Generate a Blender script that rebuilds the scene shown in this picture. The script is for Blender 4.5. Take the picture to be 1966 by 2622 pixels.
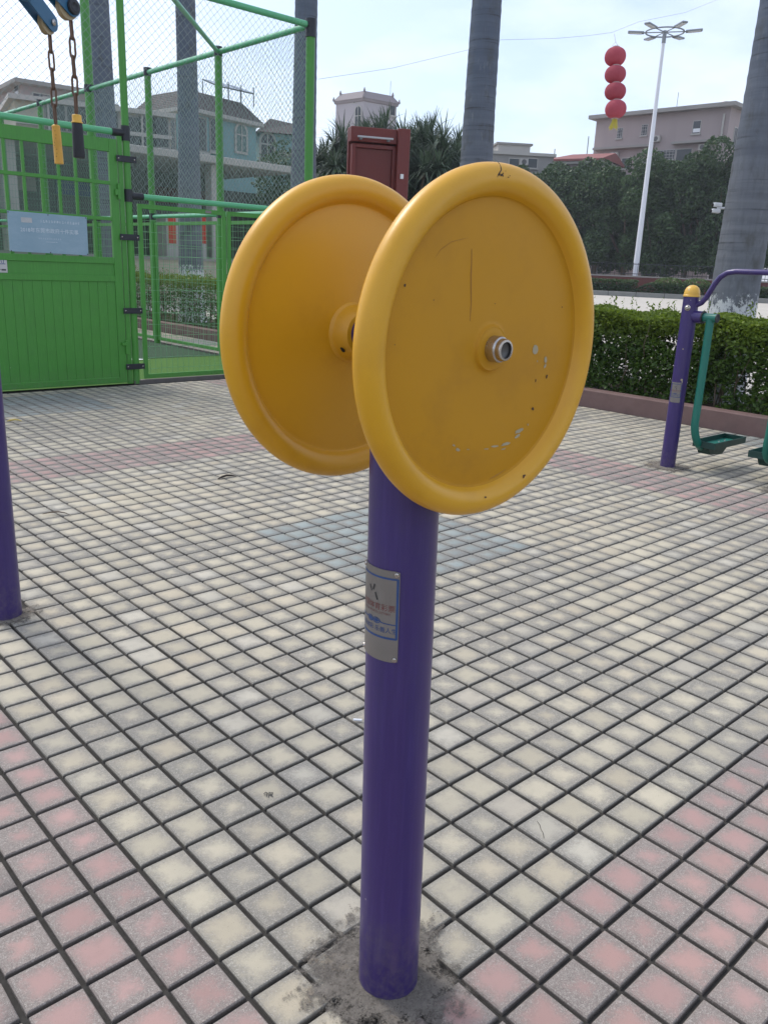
import bpy, math, random
import numpy as np
from mathutils import Vector, Matrix, noise

random.seed(7)
rng = np.random.default_rng(11)
scene = bpy.context.scene
for o in list(bpy.data.objects):
    bpy.data.objects.remove(o)
COL = scene.collection
PI = math.pi

# ---------------------------------------------------------------- camera
CAM = np.array([-0.7283, -2.4404, 1.4266])
A_ = np.array([0.7402, -0.6711, 0.0411])      # camera right
U_ = np.array([0.1628, 0.2379, 0.9575])       # camera up
D_ = np.array([0.6523, 0.7022, -0.2857])      # view direction
A_ /= np.linalg.norm(A_); D_ -= A_ * (D_ @ A_); D_ /= np.linalg.norm(D_); U_ = np.cross(A_, D_)
FPX = 2113.19
cam_d = bpy.data.cameras.new('camera')
cam_d.sensor_fit = 'HORIZONTAL'; cam_d.sensor_width = 36.0
cam_d.lens = FPX / 1966 * 36.0
cam_d.clip_start = 0.05; cam_d.clip_end = 2000
cam = bpy.data.objects.new('camera', cam_d); COL.objects.link(cam)
cam.matrix_world = Matrix(((A_[0], U_[0], -D_[0], CAM[0]), (A_[1], U_[1], -D_[1], CAM[1]),
                           (A_[2], U_[2], -D_[2], CAM[2]), (0, 0, 0, 1)))
scene.camera = cam

# ---------------------------------------------------------------- world, sun, exposure
SUN_DIR = Vector((-0.12, 0.99, 0)).normalized()
SUN_EL = math.radians(52)
world = bpy.data.worlds.new('World'); scene.world = world; world.use_nodes = True
wn = world.node_tree.nodes; wl = world.node_tree.links
wn.clear()
w_out = wn.new('ShaderNodeOutputWorld'); w_bg = wn.new('ShaderNodeBackground')
sky = wn.new('ShaderNodeTexSky'); sky.sky_type = 'NISHITA'; sky.sun_disc = False
sky.sun_elevation = SUN_EL; sky.sun_rotation = math.atan2(SUN_DIR.x, SUN_DIR.y)
sky.dust_density = 2.2; sky.air_density = 1.0; sky.ozone_density = 3.0
w_co = wn.new('ShaderNodeTexCoord'); w_map = wn.new('ShaderNodeMapping'); w_map.inputs['Scale'].default_value = (1.0, 1.0, 2.6)
w_noise = wn.new('ShaderNodeTexNoise'); w_noise.inputs['Scale'].default_value = 2.2; w_noise.inputs['Detail'].default_value = 7; w_noise.inputs['Roughness'].default_value = 0.55
w_rmp = wn.new('ShaderNodeMapRange'); w_rmp.inputs['From Min'].default_value = 0.38; w_rmp.inputs['From Max'].default_value = 0.68
w_rmp.inputs['To Min'].default_value = 0.18; w_rmp.inputs['To Max'].default_value = 0.72
w_mix = wn.new('ShaderNodeMix'); w_mix.data_type = 'RGBA'
w_mix.inputs['B'].default_value = (7.5, 7.72, 8.6, 1)
wl.new(w_co.outputs['Generated'], w_map.inputs['Vector']); wl.new(w_map.outputs['Vector'], w_noise.inputs['Vector'])
wl.new(w_noise.outputs['Fac'], w_rmp.inputs['Value']); wl.new(w_rmp.outputs['Result'], w_mix.inputs['Factor'])
wl.new(sky.outputs['Color'], w_mix.inputs['A']); wl.new(w_mix.outputs['Result'], w_bg.inputs['Color'])
w_bg.inputs['Strength'].default_value = 0.14
wl.new(w_bg.outputs['Background'], w_out.inputs['Surface'])

sun_d = bpy.data.lights.new('sun', 'SUN'); sun_d.energy = 1.5; sun_d.angle = math.radians(14); sun_d.color = (1.0, 0.95, 0.87)
sun = bpy.data.objects.new('sun', sun_d); COL.objects.link(sun)
to_sun = Vector((SUN_DIR.x * math.cos(SUN_EL), SUN_DIR.y * math.cos(SUN_EL), math.sin(SUN_EL)))
sun.rotation_euler = to_sun.to_track_quat('Z', 'Y').to_euler()
sun.location = (0, 0, 30)
scene.view_settings.view_transform = 'Standard'; scene.view_settings.look = 'None'
scene.view_settings.exposure = 0.56; scene.view_settings.gamma = 1.0
scene.view_settings.use_curve_mapping = False

# ---------------------------------------------------------------- helpers
K = 1966 / 1659.0
def ray(px, py):
    return D_ + A_ * (px * K - 983) / FPX - U_ * (py * K - 1311) / FPX
def at(px, py, depth):
    return CAM + ray(px, py) * depth
def on_axis(px, py, ax, c):
    v = ray(px, py); return CAM + v * (c - CAM[ax]) / v[ax]
def proj(P):
    V = np.asarray(P) - CAM; z = V @ D_
    return (983 + FPX * (V @ A_) / z) / K, (1311 - FPX * (V @ U_) / z) / K, z

class MB:
    """collects faces for one mesh"""
    def __init__(s): s.v = []; s.f = []; s.m = []
    def add(s, vs, fs, mi=0):
        b = len(s.v); s.v.extend([tuple(map(float, p)) for p in vs])
        s.f.extend([tuple(b + i for i in f) for f in fs]); s.m.extend([mi] * len(fs)); return s
    def box(s, c, size, rz=0, mi=0, bev=0.0, M=None):
        hx, hy, hz = size[0] / 2, size[1] / 2, size[2] / 2
        if bev <= 0:
            vs = [Vector((x, y, z)) for z in (-hz, hz) for x, y in ((-hx, -hy), (hx, -hy), (hx, hy), (-hx, hy))]
            fs = [(3, 2, 1, 0), (4, 5, 6, 7), (0, 1, 5, 4), (1, 2, 6, 5), (2, 3, 7, 6), (3, 0, 4, 7)]
        else:
            b = min(bev, hx * .9, hy * .9, hz * .9)
            def ring(ix, iy, z): return [Vector((x, y, z)) for x, y in
                 ((-hx + ix, -hy), (hx - ix, -hy), (hx, -hy + iy), (hx, hy - iy), (hx - ix, hy), (-hx + ix, hy), (-hx, hy - iy), (-hx, -hy + iy))]
            def ring2(z): return [Vector((x, y, z)) for x, y in
                 ((-hx + b, -hy + b), (hx - b, -hy + b), (hx - b, -hy + b), (hx - b, hy - b), (hx - b, hy - b), (-hx + b, hy - b), (-hx + b, hy - b), (-hx + b, -hy + b))]
            r0 = [Vector((x, y, -hz)) for x, y in ((-hx + b, -hy + b), (hx - b, -hy + b), (hx - b, hy - b), (-hx + b, hy - b))]
            r1 = ring(b, b, -hz + b); r2 = ring(b, b, hz - b)
            r3 = [Vector((x, y, hz)) for x, y in ((-hx + b, -hy + b), (hx - b, -hy + b), (hx - b, hy - b), (-hx + b, hy - b))]
            vs = r0 + r1 + r2 + r3
            fs = [(3, 2, 1, 0), (20, 21, 22, 23)]
            for i in range(8): fs.append((4 + i, 4 + (i + 1) % 8, 12 + (i + 1) % 8, 12 + i))
            for j in range(4):
                fs.append((j, (j + 1) % 4, 4 + 2 * j + 1, 4 + 2 * j)); fs.append(((j + 1) % 4, 4 + (2 * j + 2) % 8, 4 + 2 * j + 1))
                fs.append((12 + 2 * j, 12 + 2 * j + 1, 20 + (j + 1) % 4, 20 + j)); fs.append((12 + 2 * j + 1, 12 + (2 * j + 2) % 8, 20 + (j + 1) % 4))
        R = M if M is not None else Matrix.Rotation(rz, 3, 'Z')
        C = Vector(c)
        return s.add([C + R @ p for p in vs], fs, mi)
    def span(s, x0, x1, y0, y1, z0, z1, mi=0, bev=0.0):
        return s.box(((x0 + x1) / 2, (y0 + y1) / 2, (z0 + z1) / 2), (abs(x1 - x0), abs(y1 - y0), abs(z1 - z0)), 0, mi, bev)
    def cyl(s, p0, p1, r0, r1=None, n=16, caps=True, mi=0):
        return s.tube([p0, p1], [r0, r0 if r1 is None else r1], n, caps, mi)
    def tube(s, pts, rad, n=12, caps=True, mi=0, closed=False):
        P = [Vector(p) for p in pts]; m = len(P)
        if not hasattr(rad, '__len__'): rad = [rad] * m
        T = []
        for i in range(m):
            if closed: t = P[(i + 1) % m] - P[i - 1]
            else: t = P[min(i + 1, m - 1)] - P[max(i - 1, 0)]
            T.append(t.normalized())
        up = Vector((0, 0, 1)) if abs(T[0].z) < .9 else Vector((1, 0, 0))
        N = (up - T[0] * up.dot(T[0])).normalized()
        vs = []; fs = []
        for i in range(m):
            N = (N - T[i] * N.dot(T[i])).normalized(); B = T[i].cross(N)
            for j in range(n):
                a = 2 * PI * j / n
                vs.append(P[i] + (N * math.cos(a) + B * math.sin(a)) * rad[i])
        rings = m if closed else m - 1
        for i in range(rings):
            i2 = (i + 1) % m
            for j in range(n):
                fs.append((i * n + j, i * n + (j + 1) % n, i2 * n + (j + 1) % n, i2 * n + j))
        if caps and not closed:
            fs.append(tuple(range(n - 1, -1, -1))); fs.append(tuple((m - 1) * n + j for j in range(n)))
        return s.add(vs, fs, mi)
    def lathe(s, prof, o, ax, n=64, mi=0):
        """prof: list of (radius, offset along ax)"""
        ax = Vector(ax).normalized(); o = Vector(o)
        up = Vector((0, 0, 1)) if abs(ax.z) < .9 else Vector((1, 0, 0))
        N = (up - ax * up.dot(ax)).normalized(); B = ax.cross(N)
        vs = []; fs = []; idx = []
        for r, t in prof:
            if r < 1e-6: idx.append([len(vs)]); vs.append(o + ax * t)
            else:
                idx.append(list(range(len(vs), len(vs) + n)))
                for j in range(n):
                    a = 2 * PI * j / n; vs.append(o + ax * t + (N * math.cos(a) + B * math.sin(a)) * r)
        for i in range(len(prof) - 1):
            p, q = idx[i], idx[i + 1]
            for j in range(n):
                k = (j + 1) % n
                if len(p) == 1 and len(q) == 1: continue
                if len(p) == 1: fs.append((p[0], q[k], q[j]))
                elif len(q) == 1: fs.append((p[j], p[k], q[0]))
                else: fs.append((p[j], p[k], q[k], q[j]))
        return s.add(vs, fs, mi)
    def build(s, name, mat, parent=None, smooth=None, loc=None):
        me = bpy.data.meshes.new(name)
        me.from_pydata(s.v, [], s.f)
        mats = mat if isinstance(mat, (list, tuple)) else [mat]
        for m in mats: me.materials.append(m)
        if len(mats) > 1: me.polygons.foreach_set('material_index', s.m)
        finish(me, smooth)
        return link(name, me, parent, loc)

def finish(me, smooth):
    if smooth is not None:
        me.polygons.foreach_set('use_smooth', [True] * len(me.polygons))
        me.set_sharp_from_angle(angle=math.radians(smooth))
    me.update()

def link(name, me, parent=None, loc=None):
    o = bpy.data.objects.new(name, me); COL.objects.link(o)
    if loc is not None: o.location = loc
    if parent is not None:
        o.parent = parent
        if loc is None: o.matrix_parent_inverse = Matrix.Translation(Vector(parent.location)).inverted() if parent.type == 'EMPTY' else Matrix.Identity(4)
    return o
def raw_mesh(name, V, F, mat, parent=None, mi=None, smooth=None):
    """V (n,3) array, F (m,4) array"""
    me = bpy.data.meshes.new(name); V = np.asarray(V, np.float32); F = np.asarray(F, np.int32)
    me.vertices.add(len(V)); me.vertices.foreach_set('co', V.ravel())
    me.loops.add(F.size); me.loops.foreach_set('vertex_index', F.ravel())
    me.polygons.add(len(F)); me.polygons.foreach_set('loop_start', np.arange(len(F), dtype=np.int32) * F.shape[1])
    for m in (mat if isinstance(mat, (list, tuple)) else [mat]): me.materials.append(m)
    if mi is not None: me.polygons.foreach_set('material_index', np.asarray(mi, np.int32))
    me.update(calc_edges=True); me.validate()
    if smooth is not None: finish(me, smooth)
    return link(name, me, parent) if name else me
def thing(name, loc, label, cat, group=None):
    o = bpy.data.objects.new(name, None); COL.objects.link(o); o.location = loc; o.empty_display_size = .1
    return tag(o, label, cat, group)
def tag(o, label, cat, group=None):
    o['label'] = label; o['category'] = cat
    if group: o['group'] = group
    return o
def struct(o, label, cat):
    tag(o, label, cat); o['kind'] = 'structure'; return o
def stuff(o): o['kind'] = 'stuff'; return o
def copy_tree(o, dloc=(0, 0, 0), label=None):
    c = o.copy(); COL.objects.link(c); c.location = Vector(o.location) + Vector(dloc)
    if label: c['label'] = label
    for ch in o.children:
        d = ch.copy(); COL.objects.link(d); d.parent = c
        for g in ch.children:
            e = g.copy(); COL.objects.link(e); e.parent = d
    return c

# ---------------------------------------------------------------- materials
MATS = {}
class NT:
    def __init__(s, name):
        s.m = bpy.data.materials.new(name); s.m.use_nodes = True
        s.n = s.m.node_tree.nodes; s.l = s.m.node_tree.links
        s.p = s.n['Principled BSDF']
    def new(s, t, **kw):
        n = s.n.new(t)
        for k, v in kw.items(): setattr(n, k, v)
        return n
    def put(s, sock, v):
        if isinstance(v, bpy.types.NodeSocket): s.l.new(v, sock)
        elif v is not None:
            if hasattr(sock.default_value, '__len__') and hasattr(v, '__len__') and len(v) == 3 and len(sock.default_value) == 4: v = (*v, 1)
            sock.default_value = v
    def math(s, op, a, b=None, c=None, clamp=False):
        n = s.new('ShaderNodeMath', operation=op, use_clamp=clamp); s.put(n.inputs[0], a)
        if b is not None: s.put(n.inputs[1], b)
        if c is not None: s.put(n.inputs[2], c)
        return n.outputs[0]
    def mix(s, f, a, b, blend='MIX'):
        n = s.new('ShaderNodeMix', data_type='RGBA', blend_type=blend)
        s.put(n.inputs['Factor'], f); s.put(n.inputs['A'], a); s.put(n.inputs['B'], b); return n.outputs['Result']
    def ramp(s, v, lo, hi, a=0.0, b=1.0, smooth=False):
        n = s.new('ShaderNodeMapRange'); n.interpolation_type = 'SMOOTHSTEP' if smooth else 'LINEAR'
        s.put(n.inputs['Value'], v); s.put(n.inputs['From Min'], lo); s.put(n.inputs['From Max'], hi); s.put(n.inputs['To Min'], a); s.put(n.inputs['To Max'], b)
        return n.outputs['Result']
    def noise(s, vec, scale, detail=3, rough=.5, dist=0.0):
        n = s.new('ShaderNodeTexNoise'); s.put(n.inputs['Vector'], vec); n.inputs['Scale'].default_value = scale
        n.inputs['Detail'].default_value = detail; n.inputs['Roughness'].default_value = rough; n.inputs['Distortion'].default_value = dist
        return n.outputs['Fac']
    def pos(s): return s.new('ShaderNodeNewGeometry').outputs['Position']
    def obj(s): return s.new('ShaderNodeTexCoord').outputs['Object']
    def mapped(s, vec, scale):
        n = s.new('ShaderNodeMapping'); s.put(n.inputs['Vector'], vec); n.inputs['Scale'].default_value = scale; return n.outputs['Vector']
    def bump(s, h, strength=.3, dist=.01):
        n = s.new('ShaderNodeBump'); s.put(n.inputs['Height'], h); n.inputs['Strength'].default_value = strength; n.inputs['Distance'].default_value = dist
        s.l.new(n.outputs['Normal'], s.p.inputs['Normal'])
    def fin(s, col=None, rough=None, metal=None, spec=None):
        if col is not None: s.put(s.p.inputs['Base Color'], col)
        if rough is not None: s.put(s.p.inputs['Roughness'], rough)
        if metal is not None: s.put(s.p.inputs['Metallic'], metal)
        if spec is not None: s.put(s.p.inputs['Specular IOR Level'], spec)
        return s.m
def mat_plain(name, col, rough=.6, metal=0, var=.12, scale=6, spec=.5, bump=0, bscale=60, world=True, streak=None):
    t = NT(name); p = t.pos() if world else t.obj()
    f = t.noise(p, scale, 4, .55)
    lo = tuple(c * (1 - var) for c in col); hi = tuple(min(1, c * (1 + var)) for c in col)
    c = t.mix(f, lo, hi)
    if streak:
        g = t.noise(t.mapped(p, (streak[0], streak[0], streak[1])), 1.0, 4, .6)
        c = t.mix(t.ramp(g, .5, .75, 0, streak[2]), c, streak[3])
    r = t.ramp(f, .3, .7, max(.02, rough - .06), min(1, rough + .06))
    if bump: t.bump(t.noise(p, bscale, 4, .6), bump, .004)
    MATS[name] = t.fin(c, r, metal, spec); return MATS[name]

# painted steel and plastic
def mat_paint(name, col, rough=.32, chip=None, fade=.12, dirt=.25, dirtcol=(.1, .09, .08), coat=.0, streak=0):
    t = NT(name); p = t.pos()
    f = t.noise(p, 3.5, 4, .55); fine = t.noise(p, 60, 3, .6); big = t.noise(p, 1.3, 2)
    c = t.mix(f, tuple(x * (1 - fade) for x in col), tuple(min(1, x * (1 + fade)) for x in col))
    grime = t.math('MULTIPLY', t.ramp(t.noise(p, 9, 6, .65), .5, .72), t.ramp(big, .35, .65, .3, 1))
    c = t.mix(t.math('MULTIPLY', grime, dirt), c, dirtcol)
    if streak:
        sv = t.noise(t.mapped(p, (1, 1, .05)), 130, 4, .65); c = t.mix(t.ramp(sv, .45, .75, 0, streak), c, tuple(min(1, x * 1.9 + .015) for x in col))
        sz = t.new('ShaderNodeSeparateXYZ'); t.put(sz.inputs[0], p)
        low = t.math('MULTIPLY', t.ramp(sz.outputs['Z'], .02, .22, 1, 0), t.ramp(t.noise(p, 55, 5, .7), .42, .66))
        c = t.mix(t.math('MULTIPLY', low, .35), c, (.16, .14, .12))
    if chip: c = t.mix(t.ramp(t.noise(p, 38, 2, .4), chip, chip + .015), c, (.42, .4, .38))
    r = t.math('ADD', t.ramp(f, .3, .7, rough - .05, rough + .07), t.math('MULTIPLY', fine, .08))
    t.bump(t.noise(p, 240, 2, .5), .04, .002)
    if coat: t.p.inputs['Coat Weight'].default_value = coat; t.p.inputs['Coat Roughness'].default_value = .18
    MATS[name] = t.fin(c, r); return MATS[name]
YEL = (.62, .32, .008)
M_yellow = mat_paint('yellow_plastic', YEL, .36, None, .06, .22, (.32, .14, .008), .05)
M_yellow_dull = mat_paint('dusty_shaded_yellow_plastic', (.49, .236, .006), .5, None, .07, .30, (.28, .125, .012), 0)  # front disc: dust film, and backlit shade put into a darker yellow
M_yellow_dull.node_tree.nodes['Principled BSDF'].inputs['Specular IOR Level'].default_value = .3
M_yellow2 = mat_paint('yellow_paint', (.72, .42, .06), .35, .74, .1, .2, (.12, .07, .03))
M_purple = mat_paint('purple_paint', (.034, .0185, .118), .30, .79, .12, .22, (.06, .052, .07), .12, .22)
M_green = mat_paint('green_paint', (.053, .245, .030), .38, .80, .1, .30, (.05, .13, .045), 0, .22)
M_green_toplit = mat_paint('toplit_green_pipe', (.10, .42, .20), .28, None, .08, .15, (.06, .18, .09), .2)  # fence green painted lighter on the rails for light from above
M_teal = mat_paint('teal_paint', (.008, .15, .11), .33, None, .1, .2, (.03, .06, .05), .1)
M_darkgreen = mat_paint('dark_green_paint', (.005, .04, .032), .4, None, .1, .3, (.02, .03, .025))
M_blue = mat_paint('blue_green_paint', (.01, .10, .20), .35, None, .15, .2, (.02, .03, .05))
M_black = mat_paint('black_rubber', (.016, .018, .022), .55, None, .2, .2, (.05, .05, .05))
M_blackpaint = mat_paint('black_clamp_paint', (.012, .016, .022), .42, None, .2, .2, (.04, .04, .04))
M_steel = mat_plain('brushed_steel', (.46, .43, .40), .24, .95, .08, 30)
M_steel_dark = mat_plain('dark_bolt_steel', (.10, .10, .10), .32, .8, .2, 80)
M_plate = mat_plain('stainless_plate', (.22, .205, .19), .45, .5, .10, 25, streak=(60, 4, .35, (.22, .19, .17)))
M_wire = mat_plain('galvanised_green_wire', (.17, .28, .22), .45, .2, .2, 3)
M_wire_grey = mat_plain('galvanised_grey_wire', (.24, .29, .27), .45, .4, .2, 3)
M_gridwire = mat_plain('green_grid_wire', (.16, .36, .18), .5, .1, .2, 5)
M_rust = mat_plain('rusty_chain_steel', (.14, .085, .055), .6, .45, .5, 60, bump=.3, bscale=200)
M_white = mat_plain('white_paint', (.72, .73, .74), .5, 0, .06, 1.5)
M_mast = mat_plain('white_mast_paint', (.66, .68, .72), .42, 0, .06, 1.0)
M_lamp = mat_plain('grey_lamp_head', (.22, .24, .26), .5, .1, .1, 3)
M_ink_blue = mat_plain('blue_print', (.022, .06, .18), .5, 0, .25, 60)
M_ink_dark = mat_plain('dark_print', (.035, .035, .035), .5, 0, .3, 60)
M_ink_red = mat_plain('maroon_print', (.16, .05, .045), .5, 0, .3, 60)
M_ink_pale = mat_plain('worn_pale_print', (.58, .66, .70), .6, 0, .18, 30)
M_hole = mat_plain('dark_hole', (.012, .01, .008), .8, 0, .1, 5)
M_scuff = mat_plain('grey_scuff', (.36, .31, .20), .6, 0, .2, 80)
M_scuff_brown = mat_plain('brown_scratch', (.32, .15, .015), .6, 0, .3, 90)
M_chipbrown = mat_plain('dark_brown_chip', (.07, .03, .012), .7, 0, .3, 90)
M_crack = mat_plain('dark_crack', (.03, .022, .018), .8, 0, .2, 60)
M_seam = mat_plain('moulded_seam_dirt', (.42, .20, .03), .5, 0, .2, 60)

# paving tile: a dirty edge creeping in over a plain coloured concrete face, all in world space
U = 0.12
def mat_tile(name, col, grime_bias=0.0):
    t = NT(name); p = t.pos()
    sc = t.mapped(p, (1 / U, 1 / U, 0))
    cell = t.new('ShaderNodeVectorMath', operation='FLOOR'); t.put(cell.inputs[0], sc)
    fr = t.new('ShaderNodeVectorMath', operation='FRACTION'); t.put(fr.inputs[0], sc)
    sx = t.new('ShaderNodeSeparateXYZ'); t.put(sx.inputs[0], fr.outputs[0])
    def edge(a): return t.math('MINIMUM', a, t.math('SUBTRACT', 1.0, a))
    ex, ey = edge(sx.outputs[0]), edge(sx.outputs[1])
    # rounded-square distance to the joint, 0 at the joint, about .5 in the middle
    e = t.math('MULTIPLY', t.math('MULTIPLY', ex, ey), 3.0)
    e = t.math('MINIMUM', t.math('MINIMUM', ex, ey), t.math('ADD', e, .02))
    wh = t.new('ShaderNodeTexWhiteNoise', noise_dimensions='3D'); t.put(wh.inputs['Vector'], cell.outputs[0])
    ws = t.new('ShaderNodeSeparateColor'); t.put(ws.inputs[0], wh.outputs['Color'])
    big = t.noise(p, .75, 3, .55)
    amount = t.math('ADD', t.ramp(big, .3, .7, .01 + grime_bias, .21 + grime_bias), t.math('MULTIPLY', t.math('POWER', ws.outputs[0], 1.5), .20))
    worm = t.noise(p, 120, 6, .8, .8)
    worm2 = t.noise(p, 420, 3, .7)
    gb = t.ramp(t.math('ADD', t.math('SUBTRACT', amount, e), t.math('MULTIPLY', t.math('SUBTRACT', t.noise(p, 21, 4, .6), .5), .46)), -.24, .17, 0, 1, True)
    grain = t.math('ADD', t.math('SUBTRACT', worm, .5), t.math('MULTIPLY', t.math('SUBTRACT', worm2, .5), .8))
    mid = t.math('MULTIPLY', gb, t.math('SUBTRACT', 1.15, gb))
    g = t.math('ADD', gb, t.math('MULTIPLY', t.math('MULTIPLY', grain, mid), 5.0), None, True)
    tone = t.math('ADD', t.math('MULTIPLY', ws.outputs[1], .20), .86)
    hue = t.mix(t.ramp(ws.outputs[2], .6, 1, 0, .35), col, tuple(c * f for c, f in zip(col, (.98, .90, .84))))
    tv = t.new('ShaderNodeCombineColor')
    for i in range(3): t.put(tv.inputs[i], tone)
    base = t.mix(1.0, hue, tv.outputs[0], 'MULTIPLY')
    blot = t.noise(p, 26, 4, .6)
    base = t.mix(t.ramp(blot, .52, .75, 0, .28), base, tuple(c * .72 for c in col))
    pit = t.noise(p, 330, 2, .45)
    base = t.mix(t.ramp(pit, .68, .74, 0, .55), base, (.18, .165, .14))
    dirt = t.mix(t.ramp(worm2, .3, .7), (.11, .105, .092), (.285, .272, .245))
    lich = t.ramp(t.noise(p, 210, 4, .65, 1.5), .54, .60, 0, .7)
    dirt = t.mix(lich, dirt, (.43, .415, .37))
    c = t.mix(t.math('MULTIPLY', g, .84), base, dirt)
    stain = t.math('ADD', t.math('MULTIPLY', t.ramp(t.noise(p, 2.2, 5, .6), .52, .74, 0, .5), t.ramp(big, .4, .6)), t.ramp(t.noise(p, 7.5, 5, .65), .62, .72, 0, .4), None, True)
    c = t.mix(stain, c, (.22, .21, .195))
    lip = t.ramp(t.math('MINIMUM', ex, ey), .046, .058, .68, 0)
    c = t.mix(lip, c, (.06, .056, .05))
    h = t.math('ADD', t.math('MULTIPLY', worm, .6), t.math('MULTIPLY', pit, -.5))
    t.bump(h, .35, .0025)
    return t.fin(c, .85, 0, .25)
M_cream = mat_tile('cream_paving', (.455, .413, .315))
M_pink = mat_tile('pink_paving', (.395, .262, .236), .05)
M_grey = mat_tile('grey_green_paving', (.275, .31, .295), .03)
M_white_tile = mat_tile('pale_paving', (.45, .42, .345), -.03)
t = NT('dark_joint'); p = t.pos()
M_joint = t.fin(t.mix(t.noise(p, 60, 5, .7), (.022, .021, .019), (.075, .071, .065)), .95, 0, .1)
t = NT('rough_mortar'); p = t.pos()
c = t.mix(t.ramp(t.noise(p, 16, 7, .75), .3, .7), (.12, .108, .094), (.27, .245, .21)); c = t.mix(t.ramp(t.noise(p, 260, 3, .7), .56, .72, 0, .6), c, (.30, .275, .24)); c = t.mix(t.ramp(t.noise(p, 9, 5, .7), .56, .66, 0, .6), c, (.34, .28, .20))
c = t.mix(t.ramp(t.noise(p, 110, 5, .75), .50, .62, 0, .6), c, (.07, .062, .053)); t.bump(t.noise(p, 90, 6, .75), .9, .010); M_mortar = t.fin(c, .95, 0, .1)
fa_ = t.new('ShaderNodeAttribute', attribute_name='fade'); trn = t.new('ShaderNodeBsdfTransparent'); mxs = t.new('ShaderNodeMixShader')
al = t.ramp(t.math('ADD', t.math('MULTIPLY', t.math('SUBTRACT', t.math('ADD', t.noise(p, 30, 5, .7), t.math('MULTIPLY', t.noise(p, 170, 3, .7), .5)), .75), 1.5), t.math('SUBTRACT', 1.0, fa_.outputs['Fac'])), .10, .42, 0, 1)
t.put(mxs.inputs[0], al); t.l.new(trn.outputs[0], mxs.inputs[1]); t.l.new(t.p.outputs[0], mxs.inputs[2]); t.l.new(mxs.outputs[0], t.n['Material Output'].inputs['Surface'])
t = NT('plaza_concrete'); p = t.pos()
c = t.mix(t.noise(p, .35, 5, .6), (.40, .375, .33), (.52, .49, .43)); M_plaza = t.fin(c, .9, 0, .2)
t = NT('ground_earth'); p = t.pos()
M_ground = t.fin(t.mix(t.noise(p, .2, 5, .6), (.26, .25, .22), (.36, .34, .30)), .95, 0, .1)
t = NT('soil'); p = t.pos(); t.bump(t.noise(p, 40, 5, .7), .6, .02)
M_soil = t.fin(t.mix(t.noise(p, 12, 5, .6), (.045, .032, .022), (.11, .085, .06)), .95, 0, .1)
t = NT('reddish_kerb_stone'); p = t.pos()
c = t.mix(t.noise(p, 5, 5, .65), (.135, .082, .074), (.225, .15, .135)); c = t.mix(t.ramp(t.noise(p, 3, 6, .7), .55, .75, 0, .6), c, (.10, .085, .078))
t.bump(t.noise(p, 70, 4, .6), .25, .004); M_kerb = t.fin(c, .75, 0, .3)
t = NT('grey_kerb_stone'); p = t.pos()
M_greykerb = t.fin(t.mix(t.noise(p, 1.5, 5, .6), (.17, .175, .165), (.26, .265, .25)), .85, 0, .2)
M_greykerb_dark = mat_plain('dark_sill_concrete', (.12, .11, .10), .9, 0, .3, 12)
t = NT('artificial_turf'); p = t.pos()
far = t.new('ShaderNodeSeparateXYZ'); t.put(far.inputs[0], p)
c = t.mix(t.noise(p, 90, 3, .6), (.05, .13, .03), (.12, .22, .06))
t.bump(t.noise(p, 300, 3, .6), .6, .01); M_turf = t.fin(c, .95, 0, .1)
t = NT('dark_turf'); p = t.pos(); t.bump(t.noise(p, 300, 3, .6), .6, .01)
M_turf2 = t.fin(t.mix(t.noise(p, 60, 4, .6), (.035, .07, .04), (.075, .125, .075)), .95, 0, .1)

def mat_leaf(name, lo, hi, tip=None, trans=.25, rough=.5, zr=None):
    t = NT(name); p = t.pos()
    inf = t.new('ShaderNodeObjectInfo')
    f = t.math('ADD', t.math('MULTIPLY', t.noise(p, 2.2, 3), .6), t.math('MULTIPLY', t.noise(p, 21, 2), .5))
    c = t.mix(t.ramp(f, .35, .75), lo, hi)
    if tip is not None:
        at_ = t.new('ShaderNodeAttribute', attribute_name='young')
        c = t.mix(at_.outputs['Fac'], c, tip)
    c = t.mix(t.math('MULTIPLY', inf.outputs['Random'], .35), c, tuple(x * .7 for x in lo))
    t.fin(c, rough, 0, .35)
    tr = t.new('ShaderNodeBsdfTranslucent'); t.put(tr.inputs['Color'], c)
    mx = t.new('ShaderNodeMixShader'); mx.inputs[0].default_value = trans
    out = t.n['Material Output']
    t.l.new(t.p.outputs[0], mx.inputs[1]); t.l.new(tr.outputs[0], mx.inputs[2]); t.l.new(mx.outputs[0], out.inputs['Surface'])
    return t.m
M_hedge = mat_leaf('hedge_leaf', (.033, .075, .015), (.075, .145, .025), (.21, .29, .032), .35)
M_farhedge = mat_leaf('far_hedge_leaf', (.022, .055, .016), (.045, .09, .025), (.12, .19, .04), .2)
M_ficus = mat_leaf('ficus_leaf', (.028, .064, .020), (.085, .145, .050), None, .22)
M_spiky = mat_leaf('spiky_palm_leaf', (.045, .075, .048), (.095, .14, .085), None, .22)
M_frond = mat_leaf('royal_frond', (.04, .09, .025), (.08, .16, .04), None, .25)
M_bark = mat_plain('bark', (.11, .085, .06), .9, 0, .35, 9, bump=.5, bscale=30)
M_stem = mat_plain('hedge_stem', (.10, .075, .05), .9, 0, .3, 20)
t = NT('royal_palm_trunk'); p = t.pos()
sep = t.new('ShaderNodeSeparateXYZ'); t.put(sep.inputs[0], p)
ringv = t.noise(t.mapped(p, (.35, .35, 10)), 1.0, 4, .6)
pat = t.noise(t.mapped(p, (1, 1, .6)), 5, 6, .65)
c = t.mix(ringv, (.10, .11, .128), (.215, .228, .25))
hi_ = t.ramp(sep.outputs['Z'], 2.2, 4.0, 0, .75)
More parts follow.
